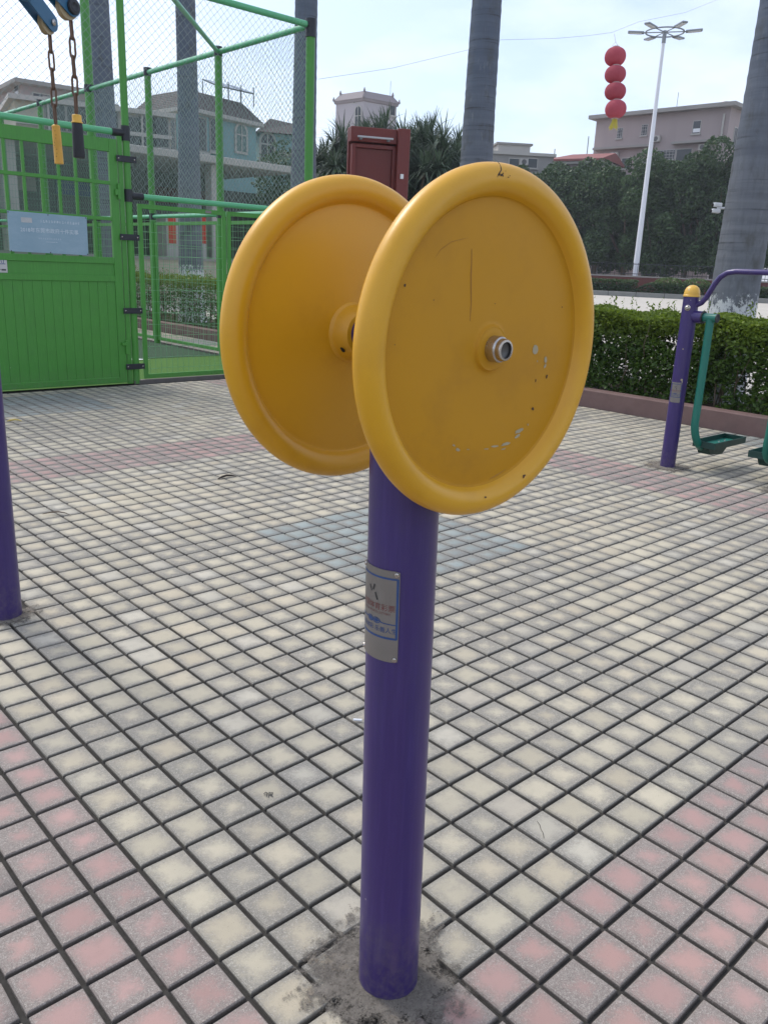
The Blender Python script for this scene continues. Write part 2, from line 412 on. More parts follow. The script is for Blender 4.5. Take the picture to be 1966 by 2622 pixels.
c = t.mix(hi_, c, t.mix(ringv, (.065, .085, .125), (.135, .165, .22)))  # trunk darker and bluer with height: lichen, and backlight put into the colour
c = t.mix(t.ramp(pat, .52, .7, 0, .65), c, (.085, .085, .075))
c = t.mix(t.ramp(t.noise(t.mapped(p, (1, 1, .35)), 14, 5, .7), .58, .72, 0, .5), c, (.24, .255, .27))
fib = t.noise(t.mapped(p, (40, 40, 3)), 1.0, 3, .6)
c = t.mix(t.ramp(fib, .5, .8, 0, .3), c, (.09, .088, .08))
scar = t.noise(t.mapped(p, (.6, .6, 24)), 1.0, 3, .55)
c = t.mix(t.math('MULTIPLY', t.ramp(scar, .60, .66), t.ramp(pat, .35, .6, .2, .8)), c, (.055, .058, .062))
lime = t.math('ADD', t.math('SUBTRACT', 1.22, sep.outputs['Z']), t.math('MULTIPLY', t.math('SUBTRACT', t.noise(t.mapped(p, (1, 1, .55)), 24, 6, .75), .5), 1.1))
lime = t.ramp(lime, .0, .06, 0, .9)
hard = t.ramp(sep.outputs['Z'], 1.30, 1.31, 1, 0)
c = t.mix(t.math('MULTIPLY', lime, hard), c, (.66, .67, .66))
t.bump(t.math('ADD', t.math('MULTIPLY', ringv, .8), t.math('MULTIPLY', fib, .3)), .6, .02)
M_trunk = t.fin(c, .85, 0, .2)

# ================================================================ SETTING
# ground sheet to the horizon
g = MB(); g.add([(-900, -900, -.03), (900, -900, -.03), (900, 900, -.03), (-900, 900, -.03)], [(0, 1, 2, 3)])
struct(g.build('ground', M_ground), 'wide grey ground stretching to the horizon behind everything', 'ground')
# open concrete plaza behind the near hedge
g = MB(); g.add([(9.35, -60, .0), (120, -60, .0), (120, 120, .0), (9.35, 120, .0)], [(0, 1, 2, 3)])
struct(g.build('road', M_plaza), 'pale concrete roadway between the near hedge and the far hedge', 'road')

# paving: one grid of square tiles, cream squares ringed in pink with a grey-green centre
XK, YF = 7.27, 6.55
pave = MB(); pave.span(-5.5, XK + .02, -5.5, 30, -.06, -.0115)
pavement = struct(pave.build('pavement', M_joint), 'paving of small square tiles with dark joints on the exercise ground', 'pavement')
def tile_kind(b, j):
    bm = b % 42; jm = (j + 13) % 42
    if bm >= 37 or jm >= 37: return 1
    if 14 <= bm < 23 and 14 <= jm < 23: return 2
    return 0
def tile_verts(cx, cy, hx, hy, z, rot, tx, ty):
    b = .0035
    pts = []
    for (ex, ey, dz) in ((hx - b, hy - b, 0), (hx, hy, -.004), (hx + .001, hy + .001, -.0145)):
        for sx, sy in ((-1, -1), (1, -1), (1, 1), (-1, 1)):
            x, y = sx * ex, sy * ey
            X = x * math.cos(rot) - y * math.sin(rot); Y = x * math.sin(rot) + y * math.cos(rot)
            pts.append((cx + X, cy + Y, z + dz + tx * x + ty * y))
    return pts
TF = [(0, 1, 2, 3)] + [(4 + i, 4 + (i + 1) % 4, (i + 1) % 4, i) for i in range(4)] + [(8 + i, 8 + (i + 1) % 4, 4 + (i + 1) % 4, 4 + i) for i in range(4)]
tile_mats = [M_cream, M_pink, M_grey, M_white_tile]
FOOT = [((.252, -1.46), .20), ((.257, .85), .14), ((5.242, .722), .19), ((5.242, -.19), .18)]
cells = []
for b in range(-38, 61):
    for j in range(-38, 190):
        cx, cy = (b + .5) * U, (j + .5) * U
        if cx > XK - .05: continue
        if cy > YF - .03 and cx < 6.24: continue
        if cy < -4.4 or cx < -4.4: continue
        if any(math.hypot(cx - f[0][0], cy - f[0][1]) < f[1] * .50 for f in FOOT): continue
        px, py, d = proj((cx, cy, 0))
        vis = d > .3 and -20 < px < 1680 and -20 < py < 2260
        hid = 790 < px < 900 and 1250 < py < 2060
        cells.append((d if vis and not hid else 1e3 + abs(d), b, j))
cells.sort()
protos = {}
SV = []; SF = []; SM = []
for n, (d, b, j) in enumerate(cells):
    cx, cy = (b + .5) * U, (j + .5) * U
    k = tile_kind(b, j)
    r = random.Random(b * 7919 + j * 104729)
    if k == 0 and r.random() < .10: k = 3
    z = r.uniform(-.0014, .0006); rot = r.gauss(0, .006)
    hx, hy = .0545, .0551
    if b % 3 == 0: cx += .0006
    if n < 300:
        var = r.randrange(4)
        if (k, var) not in protos:
            pr_ = random.Random(k * 10 + var)
            me = bpy.data.meshes.new('tile'); me.from_pydata(tile_verts(0, 0, hx + pr_.uniform(-.0012, .0006), hy + pr_.uniform(-.0012, .0006), 0, 0, pr_.gauss(0, .006), pr_.gauss(0, .006)), [], TF)
            me.materials.append(tile_mats[k]); protos[(k, var)] = me
        o = link('tile', protos[(k, var)], pavement, (cx, cy, z)); o.rotation_euler.z = rot
    else:
        base = len(SV)
        SV.extend(tile_verts(cx, cy, hx + r.uniform(-.0012, .0006), hy + r.uniform(-.0012, .0006), z, rot, r.gauss(0, .006), r.gauss(0, .006)))
        SF.extend([[base + i for i in f] for f in TF]); SM.extend([k] * 9)
stuff(raw_mesh('tiles', SV, SF, tile_mats, pavement, SM))
# ragged mortar collars where posts were set into the paving
for (fx, fy), fr in FOOT:
    m = MB(); nr, na = 16, 120; vs = [(fx, fy, .006)]; fs = []
    for i in range(1, nr + 1):
        for a in range(na):
            th = 2 * PI * a / na
            rr = fr * i / nr * (1 + .30 * noise.noise(Vector((math.cos(th) * 1.6 + fx * 9, math.sin(th) * 1.6 + fy * 7, 2.3))) + .22 * noise.noise(Vector((math.cos(th) * 5, math.sin(th) * 5, fx * 5))) + .12 * noise.noise(Vector((math.cos(th) * 13, math.sin(th) * 13, fx * 3))))
            x, y = fx + rr * math.cos(th), fy + rr * math.sin(th)
            z = .0052 - .0030 * max(0, (i / nr - .45) / .55) + .0030 * noise.noise(Vector((x * 24, y * 24, 1))) + .0012 * noise.noise(Vector((x * 70, y * 70, 4))); z = max(z, .0018)
            vs.append((x, y, z))
    for a in range(na): fs.append((0, 1 + a, 1 + (a + 1) % na))
    for i in range(nr - 1):
        for a in range(na):
            p0 = 1 + i * na + a; p1 = 1 + i * na + (a + 1) % na
            fs.append((p0, p0 + na, p1 + na, p1))
    m.add(vs, fs); mc = m.build('mortar_collar', M_mortar, pavement, 60)
    fd = mc.data.attributes.new('fade', 'FLOAT', 'POINT'); fd.data.foreach_set('value', [0.0] + [i / nr for i in range(1, nr + 1) for a in range(na)])
# scribble scratched on one tile and a hairline crack on another
def ground_pt(px, py, z=.0016): 
    p = on_axis(px, py, 2, z); return p
def stroke(mb, pts, w, z=None):
    for (a, b) in zip(pts[:-1], pts[1:]):
        a = Vector(a); b = Vector(b); d = (b - a); nrm = Vector((-d.y, d.x, 0)).normalized() * w / 2
        e = d.normalized() * w * .3
        mb.add([a - e - nrm, b + e - nrm, b + e + nrm, a - e + nrm], [(0, 1, 2, 3)])
m = MB()
sc9 = [(570, 1716), (574, 1712), (578, 1714), (577, 1718), (571, 1718)], [(578, 1714), (576, 1722)], [(582, 1712), (580, 1724)], [(582, 1713), (589, 1713), (588, 1717), (582, 1718), (590, 1722)], [(584, 1715), (588, 1720)]
for s_ in sc9: stroke(m, [ground_pt(*q) for q in s_], .0022)
m.build('scribble', M_ink_dark, pavement)
m = MB(); stroke(m, [ground_pt(*q) for q in ((1160, 1775), (1166, 1783), (1168, 1792), (1173, 1800), (1175, 1812))], .0014)
m.build('hairline_crack', M_crack, pavement)

# planter: long kerb, soil behind it
def kerb_run(name, x0, x1, y0, y1, h, mat, label, step=1.0, jit=.002):
    root = MB()
    root.span(x0 + .012, x1 - .012, y0, y1, -.05, h - .012)
    o = struct(root.build(name, M_joint), label, 'kerb')
    y = y0; i = 0
    while y < y1 - .01:
        ye = min(y + step, y1); m = MB()
        dz = random.uniform(-jit, jit)
        m.span(x0 + random.uniform(-jit, jit), x1, y + .003, ye - .003, -.04, h + dz, 0, .012)
        m.build('kerb_stone', mat, o); y = ye
    return o
kerb_run('kerb', XK, XK + .16, -6, 30, .185, M_kerb, 'low reddish brown kerb along the hedge bed', 3.0)
kerb_run('kerb', 9.2, 9.35, -6, 30, .12, M_greykerb, 'low grey kerb behind the palm bed beside the roadway', 1.0)
g = MB(); g.add([(XK + .15, -6, .12), (9.21, -6, .12), (9.21, 30, .12), (XK + .15, 30, .12)], [(0, 1, 2, 3)])
struct(g.build('soil_bed', M_soil), 'dark soil of the bed under the near hedge and palms', 'soil')
# court surface
g = MB(); g.add([(-8, YF + .03, .004), (6.08, YF + .03, .004), (6.08, 30, .004), (-8, 30, .004)], [(0, 1, 2, 3)])
struct(g.build('court_ground', M_turf), 'green artificial turf inside the fenced court', 'turf')
g = MB(); g.add([(-8, 8.72, .008), (6.06, 8.72, .008), (6.06, 30, .008), (-8, 30, .008)], [(0, 1, 2, 3)])
struct(g.build('court_inner_ground', M_turf2), 'dark worn turf on the far part of the court', 'turf')
g = MB(); g.add([(3.2, 8.58, .012), (4.85, 8.60, .012), (4.5, 8.95, .012), (3.2, 8.98, .012)], [(0, 1, 2, 3)])
struct(g.build('court_line', M_white), 'white painted line on the court turf behind the gate', 'line')

# ================================================================ COURT FENCE
FY = 6.6; FX = 6.114
def chain_link(mb, s0, s1, z0, z1, place, pitch=.085, r=.0022, dz=.085):
    """woven zig-zag wires; place(s, z, off) -> xyz"""
    nx = int((s1 - s0) / (pitch / 2))
    nz = int((z1 - z0) / (dz / 2))
    for i in range(nx + 1):
        sc = s0 + i * pitch / 2
        pts = []
        for k in range(nz + 1):
            sgn = 1 if (k + i) % 2 else -1
            # neighbours share the crossing points, hooked front to back
            pts.append((sc + sgn * pitch / 4 + random.gauss(0, .0012), z0 + k * dz / 2, sgn * .003))
        for (a, b) in zip(pts[:-1], pts[1:]):
            P0 = Vector(place(*a)); P1 = Vector(place(*b)); d = (P1 - P0).normalized()
            n1 = Vector(place(a[0], a[1], 1)) - Vector(place(a[0], a[1], 0)); n2 = d.cross(n1).normalized()
            vs = []
            for P in (P0 - d * r, P1 + d * r):
                for q in range(3):
                    an = 2 * PI * q / 3; vs.append(P + (n1 * math.cos(an) + n2 * math.sin(an)) * r)
            mb.add(vs, [(0, 1, 4, 3), (1, 2, 5, 4), (2, 0, 3, 5)])
def grid_wires(mb, s0, s1, z0, z1, place, ps=.072, pz=.127, r=.0022):
    s = s0 + ps * .5
    def bar(P0, P1):
        mb.cyl(P0, P1, r, n=4, caps=False)
    while s < s1: bar(place(s, z0, 0), place(s, z1, 0)); s += ps
    z = z0 + pz * .5
    while z < z1:
        zz = [z + random.gauss(0, .004) for _ in range(5)]
        ss = np.linspace(s0, s1, 5)
        for i in range(4): bar(place(ss[i], zz[i], .004), place(ss[i + 1], zz[i + 1], .004))
        z += pz
fplace = lambda s, z, o: (s, FY + o, z)
splace = lambda s, z, o: (FX + o, s, z)

fence = thing('court_fence', (FX, FY, 0), 'tall green chain link fence around the court with wire grid lower panels', 'fence')
def pipe(parent, name, p0, p1, r, mat, n=20): 
    m = MB(); m.cyl(p0, p1, r, n=n); return m.build(name, mat, parent, 40)
def clamp(parent, p0, p1, r): 
    m = MB(); m.cyl(p0, p1, r, n=20); return m.build('clamp', M_blackpaint, parent, 40)
PX = 3.655
# front run posts and rails
pipe(fence, 'post', (PX, FY, 0), (PX, FY, 4.30), .039, M_green)
pipe(fence, 'post', (FX, FY, 0), (FX, FY, 4.20), .055, M_green)
pipe(fence, 'post', (.6, FY, 0), (.6, FY, 4.30), .039, M_green)
pipe(fence, 'top_rail', (.6, FY, 4.19), (FX, FY, 4.19), .036, M_green_toplit)
clamp(fence, (FX, FY, 4.06), (FX, FY, 4.26), .066); clamp(fence, (FX - .07, FY, 4.19), (FX - .02, FY, 4.19), .046)
pipe(fence, 'gate_rail', (.6, FY, 2.675), (PX - .03, FY, 2.675), .033, M_green_toplit)
clamp(fence, (PX - .16, FY, 2.675), (PX - .02, FY, 2.675), .040); clamp(fence, (PX, FY, 2.60), (PX, FY, 2.75), .047)
pipe(fence, 'panel_rail', (PX + .03, FY, 2.05), (FX - .03, FY, 2.05), .031, M_green_toplit)
clamp(fence, (PX + .03, FY, 2.05), (PX + .17, FY, 2.05), .038); clamp(fence, (PX, FY, 1.985), (PX, FY, 2.115), .047)
m = MB(); m.span(3.548, 3.602, FY - .02, FY + .02, .0, 2.64, 0, .004); m.build('jamb', M_green, fence)
for z in (2.415, 1.615, .825, .20):
    m = MB(); m.span(3.515, 3.745, FY - .05, FY - .044, z - .032, z + .032, 0, .002)
    h = m.build('strap_hinge', M_blackpaint, fence)
    for x in (3.54, 3.72):
        m = MB(); m.lathe([(.0, .008), (.006, .007), (.009, .003), (.009, 0)], (x, FY - .05, z), (0, -1, 0), 10); m.build('bolt_head', M_steel, h, 50)
# right of the gate: framed wire grid panel
def panel_frame(parent, s0, s1, z0, z1, place, w=.045, d=.03):
    m = MB()
    def bx(a, b, c, e):
        p = place(a, c, -d / 2); q = place(b, e, d / 2)
        m.span(min(p[0], q[0]), max(p[0], q[0]), min(p[1], q[1]), max(p[1], q[1]), c, e, 0, .003)
    bx(s0, s0 + w, z0, z1); bx(s1 - w, s1, z0, z1); bx(s0 + w, s1 - w, z1 - w, z1); bx(s0 + w, s1 - w, z0, z0 + w)
    return m.build('panel_frame', M_green, parent)
panel_frame(fence, 3.755, 4.88, .05, 1.975, fplace, .05); panel_frame(fence, 4.90, FX - .07, .05, 1.975, fplace, .05)
m = MB(); grid_wires(m, 3.80, 4.84, .095, 1.93, fplace); grid_wires(m, 4.95, FX - .12, .095, 1.93, fplace)
stuff(m.build('wire_grid', M_gridwire, fence))
m = MB(); m.span(4.60, 4.68, FY - .0185, FY - .016, 1.935, 1.965); m.build('maker_plate', M_plate, fence)
m = MB(); m.span(3.62, FX, FY - .03, FY + .05, -.01, .035); m.build('sill', M_greykerb_dark, fence)
# chain link over gate, over panel
m = MB(); chain_link(m, .62, PX, 2.70, 4.17, fplace); chain_link(m, PX + .03, FX - .04, 2.07, 4.17, fplace)
stuff(m.build('wire_mesh', M_wire_grey, fence))
# side run, receding along the court
SP = [8.72, 10.82, 13.0, 15.3, 17.5, 19.7, 21.9, 24.1]
prev = FY
for i, y in enumerate(SP):
    if i != 2: pipe(fence, 'post', (FX, y, 0), (FX, y, 4.22), .052, M_green)
    else: pipe(fence, 'tall_post', (FX, y, 0), (FX, y, 7.2), .078, M_green)
    clamp(fence, (FX, y, 4.14), (FX, y, 4.26), .06 if i != 2 else .086)
    clamp(fence, (FX, y, 2.0), (FX, y, 2.10), .058 if i != 2 else .083)
    panel_frame(fence, prev + .07, y - .07, .06, 1.96, splace, .05)
    prev = y
pipe(fence, 'side_top_rail', (FX, FY, 4.19), (FX, SP[-1], 4.19), .036, M_green_toplit)
pipe(fence, 'side_panel_rail', (FX, FY, 2.05), (FX, SP[-1], 2.05), .031, M_green_toplit)
m = MB(); chain_link(m, FY + .05, SP[-1], 2.07, 4.25, splace, .085, .0026); stuff(m.build('side_wire_mesh', M_wire, fence))
m = MB(); prev = FY
for y in SP[:6]: grid_wires(m, prev + .1, y - .1, .1, 1.93, splace); prev = y
stuff(m.build('side_wire_grid', M_gridwire, fence))
pipe(fence, 'corner_brace', (4.15, 6.62, 4.19), (FX - .02, 8.70, 4.19), .03, M_green_toplit)

# gate leaf: board lower half, bar grille over it
gate = thing('gate', (2.4, FY, 0), 'green metal gate with plank lower half and barred upper half', 'gate')
GX0, GX1 = 1.25, 3.535
GY = FY - .004
m = MB()
m.span(GX0, GX0 + .09, GY - .022, GY + .022, .02, 2.60, 0, .004); m.span(GX1 - .09, GX1, GY - .022, GY + .022, .02, 2.60, 0, .004)
m.span(GX0 + .09, GX1 - .09, GY - .022, GY + .022, 2.47, 2.60, 0, .004)
m.span(GX0 + .09, GX1 - .09, GY - .022, GY + .022, 1.325, 1.395, 0, .004)
m.span(GX0 + .09, GX1 - .09, GY - .024, GY + .022, 1.135, 1.20, 0, .004)
m.span(GX0 + .09, GX1 - .09, GY - .024, GY + .022, .02, .085, 0, .004)
m.build('gate_frame', M_green, gate)
m = MB(); m.span(GX0 + .09, GX1 - .09, GY - .008, GY + .006, 1.195, 1.33); m.build('panel', M_green, gate)
x = GX0 + .09
bw = (GX1 - .18 - GX0) / 21
for i in range(21):
    m = MB(); m.span(x + i * bw + .0007, x + (i + 1) * bw - .0007, GY - .012 + random.uniform(-.0006, .0006), GY + .004, .083, 1.137, 0, .0022); m.build('plank', M_green, gate)
m = MB(); m.span(GX0 + .09, GX1 - .09, GY + .005, GY + .008, .083, 1.137); m.build('backing_sheet', M_green, gate)
xb = 3.42 - .178 * 11
for i in range(11):
    m = MB(); m.span(xb + i * .178, xb + i * .178 + .030, GY - .014, GY + .014, 1.39, 2.475, 0, .003); m.build('bar', M_green, gate)
for z in (2.16, 1.795):
    m = MB(); m.span(GX0 + .085, GX1 - .085, GY - .0185, GY + .0185, z - .018, z + .018, 0, .003); m.build('cross_bar', M_green, gate)
m = MB(); m.span(GX1 - .012, GX1 + .03, GY - .045, GY - .02, .34, .50, 0, .004); m.span(GX1 - .055, GX1 + .012, GY - .05, GY - .02, .44, .475, 0, .004); m.build('latch', M_green, gate)
m = MB(); m.span(GX1 - .05, GX1 + .012, GY - .05, GY - .022, 2.04, 2.10, 0, .004); m.span(GX1 - .02, GX1 + .008, GY - .055, GY - .02, 2.0, 2.16, 0, .004); m.build('latch', M_green, gate)
m = MB()
for z in np.arange(1.45, 2.46, .06): m.cyl((GX0 + .09, GY + .02, z), (GX1 - .09, GY + .02, z + .01), .0016, n=4, caps=False)
for xx in np.arange(GX0 + .1, GX1 - .1, .03): m.cyl((xx, GY + .022, 1.39), (xx, GY + .022, 2.475), .0014, n=4, caps=False)
stuff(m.build('grille_mesh', M_wire, gate))

# text helper: flat text as mesh
def text_mesh(body, size, fn, mb, spacing=1.0, align='CENTER'):
    cu = bpy.data.curves.new('t', 'FONT'); cu.body = body; cu.size = size; cu.space_character = spacing
    cu.align_x = align; cu.align_y = 'CENTER'; cu.resolution_u = 2
    ob = bpy.data.objects.new('t', cu); COL.objects.link(ob)
    dg = bpy.context.evaluated_depsgraph_get(); dg.update()
    me = bpy.data.meshes.new_from_object(ob.evaluated_get(dg))
    mb.add([fn(v.co.x, v.co.y) for v in me.vertices], [tuple(p.vertices) for p in me.polygons])
    bpy.data.objects.remove(ob); bpy.data.curves.remove(cu); bpy.data.meshes.remove(me)

# blue plaque on the gate
t = NT('faded_blue_plaque'); p = t.pos()
c = t.mix(t.noise(p, 5, 6, .65), (.20, .32, .40), (.29, .41, .48)); c = t.mix(t.ramp(t.noise(t.mapped(p, (6, 6, 14)), 1, 5, .7), .5, .75, 0, .4), c, (.36, .48, .55))
M_plaque = t.fin(c, .5, 0, .4)
PY = GY - .036
plq = thing('plaque', (2.745, PY, 1.41), 'faded light blue plaque with white lettering screwed to the gate', 'plaque')
m = MB(); m.box((2.745, PY, 1.604), (.812, .012, .388), bev=.002, M=Matrix.Rotation(.012, 3, 'Y')); m.build('board', M_plaque, plq)
tx = lambda x0, z0: (lambda x, y: (x0 + x, PY - .0072, z0 + y))
m = MB(); text_mesh('2018年东莞市政府十件实事', .050, tx(2.755, 1.628), m, 1.0); m.build('lettering', M_ink_pale, plq)
m = MB(); rr = random.Random(5)
for i in range(15):      # worn heading, no longer legible
    for k in range(3): m.span(2.66 + i * .028 + rr.uniform(0, .004), 2.66 + i * .028 + rr.uniform(.012, .02), PY - .0072, PY - .0068, 1.712 + k * .009 + rr.uniform(-.002, .002), 1.7155 + k * .009)
for i in range(11):
    for k in range(2): m.span(2.63 + i * .022 + rr.uniform(0, .003), 2.63 + i * .022 + rr.uniform(.010, .015), PY - .0072, PY - .0068, 1.548 + k * .008, 1.5505 + k * .008)
for i in range(6): m.span(2.71 + i * .02, 2.71 + i * .02 + rr.uniform(.009, .014), PY - .0072, PY - .0068, 1.520, 1.524)
stuff(m.build('worn_lettering', M_ink_pale, plq))
m = MB(); m.span(2.47, 2.578, PY - .0078, PY - .0066, 1.70, 1.748); m.build('emblem_patch', mat_plain('pale_patch', (.44, .46, .46), .6, 0, .2, 30), plq)
for x, z in ((2.35, 1.79), (2.745, 1.788), (3.14, 1.785), (2.35, 1.42), (2.745, 1.418), (3.14, 1.416)):
    m = MB(); m.lathe([(0, .003), (.006, .002), (.007, 0)], (x, PY - .006, z), (0, -1, 0), 8); m.build('screw', M_steel_dark, plq)
pul = thing('pull_sign', (2.24, GY - .02, 1.2), 'small white sign with a dark blue character on the gate below the plaque', 'sign')
m = MB(); m.span(2.13, 2.305, GY - .020, GY - .012, 1.205, 1.385, 0, .001); m.build('board', mat_plain('dull_white_sign', (.50, .50, .49), .5, 0, .12, 12), pul)
m = MB(); text_mesh('拉', .095, lambda x, y: (2.245 + x, GY - .0206, 1.318 + y), m); m.build('lettering', M_ink_blue, pul)
m = MB(); m.span(2.15, 2.24, GY - .0206, GY - .0202, 1.232, 1.238); m.span(2.245, 2.29, GY - .0206, GY - .0202, 1.224, 1.240); m.build('small_print', M_ink_dark, pul)

# ================================================================ EXERCISE EQUIPMENT
from mathutils.bvhtree import BVHTree
def arc(n, a0, a1): return [a0 + (a1 - a0) * i / n for i in range(n + 1)]
def plate_on_post(parent, axis, R, thc, half, z0, z1, detail=True):
    """thin curved plate with its print; axis(z) -> (x, y)"""
    def f(rad):
        def g_(u, v):
            z = z0 + v * (z1 - z0); th = thc + u * half; ax = axis(z); return (ax[0] + rad * math.cos(th), ax[1] + rad * math.sin(th), z)
        return g_
    n = 20; m = MB(); fo = f(R + .0022); fi = f(R + .0004); vs = []; fs = []
    us = [-1 + 2 * i / n for i in range(n + 1)]
    for u in us:
        e = .012 if abs(u) > .99 else (.004 if abs(u) > .89 else 0)
        vs += [fo(u, 0 + e), fo(u, 1 - e), fi(u, 0 + e), fi(u, 1 - e)]
    for i in range(n):
        a = i * 4; b = a + 4
        fs += [(a, b, b + 1, a + 1), (a + 2, a + 3, b + 3, b + 2), (a + 1, b + 1, b + 3, a + 3), (a, a + 2, b + 2, b)]
    fs += [(0, 1, 3, 2), (n * 4, n * 4 + 2, n * 4 + 3, n * 4 + 1)]
    m.add(vs, fs); pl = m.build('label_plate', M_plate, parent, 30)
    fp = f(R + .0027)
    W = half * R; H = z1 - z0
    def line(mb, u0, v0, u1, v1, w):
        k = 10
        for i in range(k):
            a = Vector((u0 + (u1 - u0) * i / k, v0 + (v1 - v0) * i / k)); b = Vector((u0 + (u1 - u0) * (i + 1) / k, v0 + (v1 - v0) * (i + 1) / k))
            d = Vector(((b - a).x * W, (b - a).y * H)); nn = Vector((-d.y, d.x)).normalized() * w / 2; nn = Vector((nn.x / W, nn.y / H))
            mb.add([fp(*(a - nn)), fp(*(b - nn)), fp(*(b + nn)), fp(*(a + nn))], [(0, 1, 2, 3)])
    m = MB()
    line(m, -.93, .915, .93, .915, .0035); line(m, -.93, .265, .93, .265, .0040); line(m, .93, .92, .93, .26, .0040); line(m, -.93, .92, -.93, .26, .0040)
    if detail:
        line(m, -.93, .435, -.42, .435, .0022); line(m, .30, .425, .93, .42, .0018)
        for cu in (-.22, .10):
            ps = [(cu + .17 * math.cos(a), .435 + .028 * math.sin(a)) for a in arc(16, 0, 2 * PI)]
            for a, b in zip(ps[:-1], ps[1:]): line(m, *a, *b, .0016)
            m.add([fp(cu + .11 * math.cos(a), .435 + .018 * math.sin(a)) for a in arc(11, 0, 2 * PI)[:-1]], [tuple(range(11))])
        line(m, -.12, .42, .0, .44, .002); line(m, .22, .44, .34, .425, .002)
        text_mesh('公益体彩 乐善人生', .0112, lambda x, y: fp(x / W, .345 + y / H), m, .92)
    m.build('blue_print', M_ink_blue, pl)
    m = MB()
    line(m, -.02, .82, -.10, .755, .0034); line(m, -.30, .795, -.17, .735, .0026); line(m, .02, .735, .13, .66, .0034)
    m.build('emblem', M_ink_dark, pl)
    m = MB(); 
    if detail:
        text_mesh('中国体育彩票', .0135, lambda x, y: fp(.0 + x / W, .588 + y / H), m, .98)
        text_mesh('CHINA SPORTS LOTTERY', .0056, lambda x, y: fp(.0 + x / W, .528 + y / H), m, 1.0)
    else:
        line(m, -.6, .59, .6, .59, .006); line(m, -.6, .53, .6, .53, .003)
    m.build('maroon_print', M_ink_red, pl)
    for u, v in ((.88, .965), (.88, .035), (-.88, .965), (-.88, .035)):
        P = Vector(f(R + .0022)(u, v)); Q = Vector(f(R + 1)(u, v)) - P
        m = MB(); m.lathe([(0, .0016), (.0015, .0012), (.0024, .0026), (.0042, .002), (.0048, 0)], P, Q, 14); m.build('rivet', M_steel, pl, 40)
    return pl

# ---- double wheel stand in the foreground
BX, BY = .247, -1.465
ax_main = lambda z: (BX - .0118 * z, BY + .0107 * z)
stand = thing('exercise_wheel_stand', (BX, BY, 0), 'purple post carrying two big yellow exercise wheels in the foreground', 'exercise machine')
m = MB(); a0 = ax_main(0); a1 = ax_main(1.352)
m.tube([(a0[0], a0[1], -.01), (*ax_main(.005), .005), (*ax_main(.65), .65), (*a1, 1.352)], .0615, 64); m.build('post', M_purple, stand, 40)
m = MB(); m.lathe([(.0635, 0), (.0635, .012), (.058, .03), (.04, .048), (.02, .056), (0, .058)], (*a1, 1.350), (0, 0, 1), 40); m.build('post_cap', M_yellow2, stand, 50)
WC = Vector((.279, -1.578, 1.310)); WB = Vector((.270, -1.250, 1.307))
m = MB(); m.cyl((.276, -1.540, 1.309), (.272, -1.285, 1.308), .0305, n=36); m.build('axle', M_purple, stand, 40)
prof = [(0, .0125), (.022, .0125), (.029, .0118), (.0315, .0108), (.0335, .0112), (.0352, .0098), (.0362, .0068), (.038, .0052), (.044, .0047), (.06, .0046), (.13, .0040), (.212, .0030), (.2185, .0014), (.2215, .0020), (.2235, .0045)]
for a in arc(26, math.radians(160), math.radians(-160)): prof.append((.2470 + .0230 * math.cos(a), .0225 * math.sin(a)))
prof += [(.2235, -.0045), (.2215, -.0020), (.2185, -.0014), (.212, -.0032), (.13, -.006), (.075, -.0078), (.0545, -.0095), (.0525, -.0125), (.0508, -.0135), (.0498, -.0155), (.0478, -.020), (.0440, -.029), (.0395, -.0365), (.0370, -.0400), (.0322, -.0408), (0, -.0408)]
wheels = []
for c, axd in ((WC, (0, -1, 0)), (WB, (0, 1, 0))):
    m = MB(); m.lathe(prof, c, axd, 160)
    i0, i1 = 14, len(prof) - 16
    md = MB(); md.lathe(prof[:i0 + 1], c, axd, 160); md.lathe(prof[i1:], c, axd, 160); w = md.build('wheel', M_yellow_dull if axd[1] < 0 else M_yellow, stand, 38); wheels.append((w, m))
    mr_ = MB(); mr_.lathe(prof[i0:i1 + 1], c, axd, 160); mr_.build('rim', M_yellow, w, 38)
    A = Vector(axd)
    m = MB(); m.lathe([(.0205, .0115), (.0205, .0260), (.0196, .0282), (.0178, .0290), (.0172, .0298), (.0170, .0365), (.0160, .0385), (.0128, .0388), (.0122, .0370)], c, axd, 48)
    b = m.build('bolt', M_steel, w, 35)
    m = MB(); m.lathe([(.0123, .0380), (.0118, .0345), (.006, .0335), (0, .0332)], c, axd, 24); m.build('socket', M_steel_dark, b, 35)
    # grub screw in the hub collar
    ang = math.radians(-38); rad = .0452
    P = c - A * .027 + Vector((-math.cos(ang) * rad, 0, math.sin(ang) * rad)); N = Vector((-math.cos(ang), 0, math.sin(ang)))
    m = MB(); m.lathe([(0, .0012), (.0052, .0012), (.0056, .0004)], P, N, 14); m.build('screw_hole', M_hole, w)
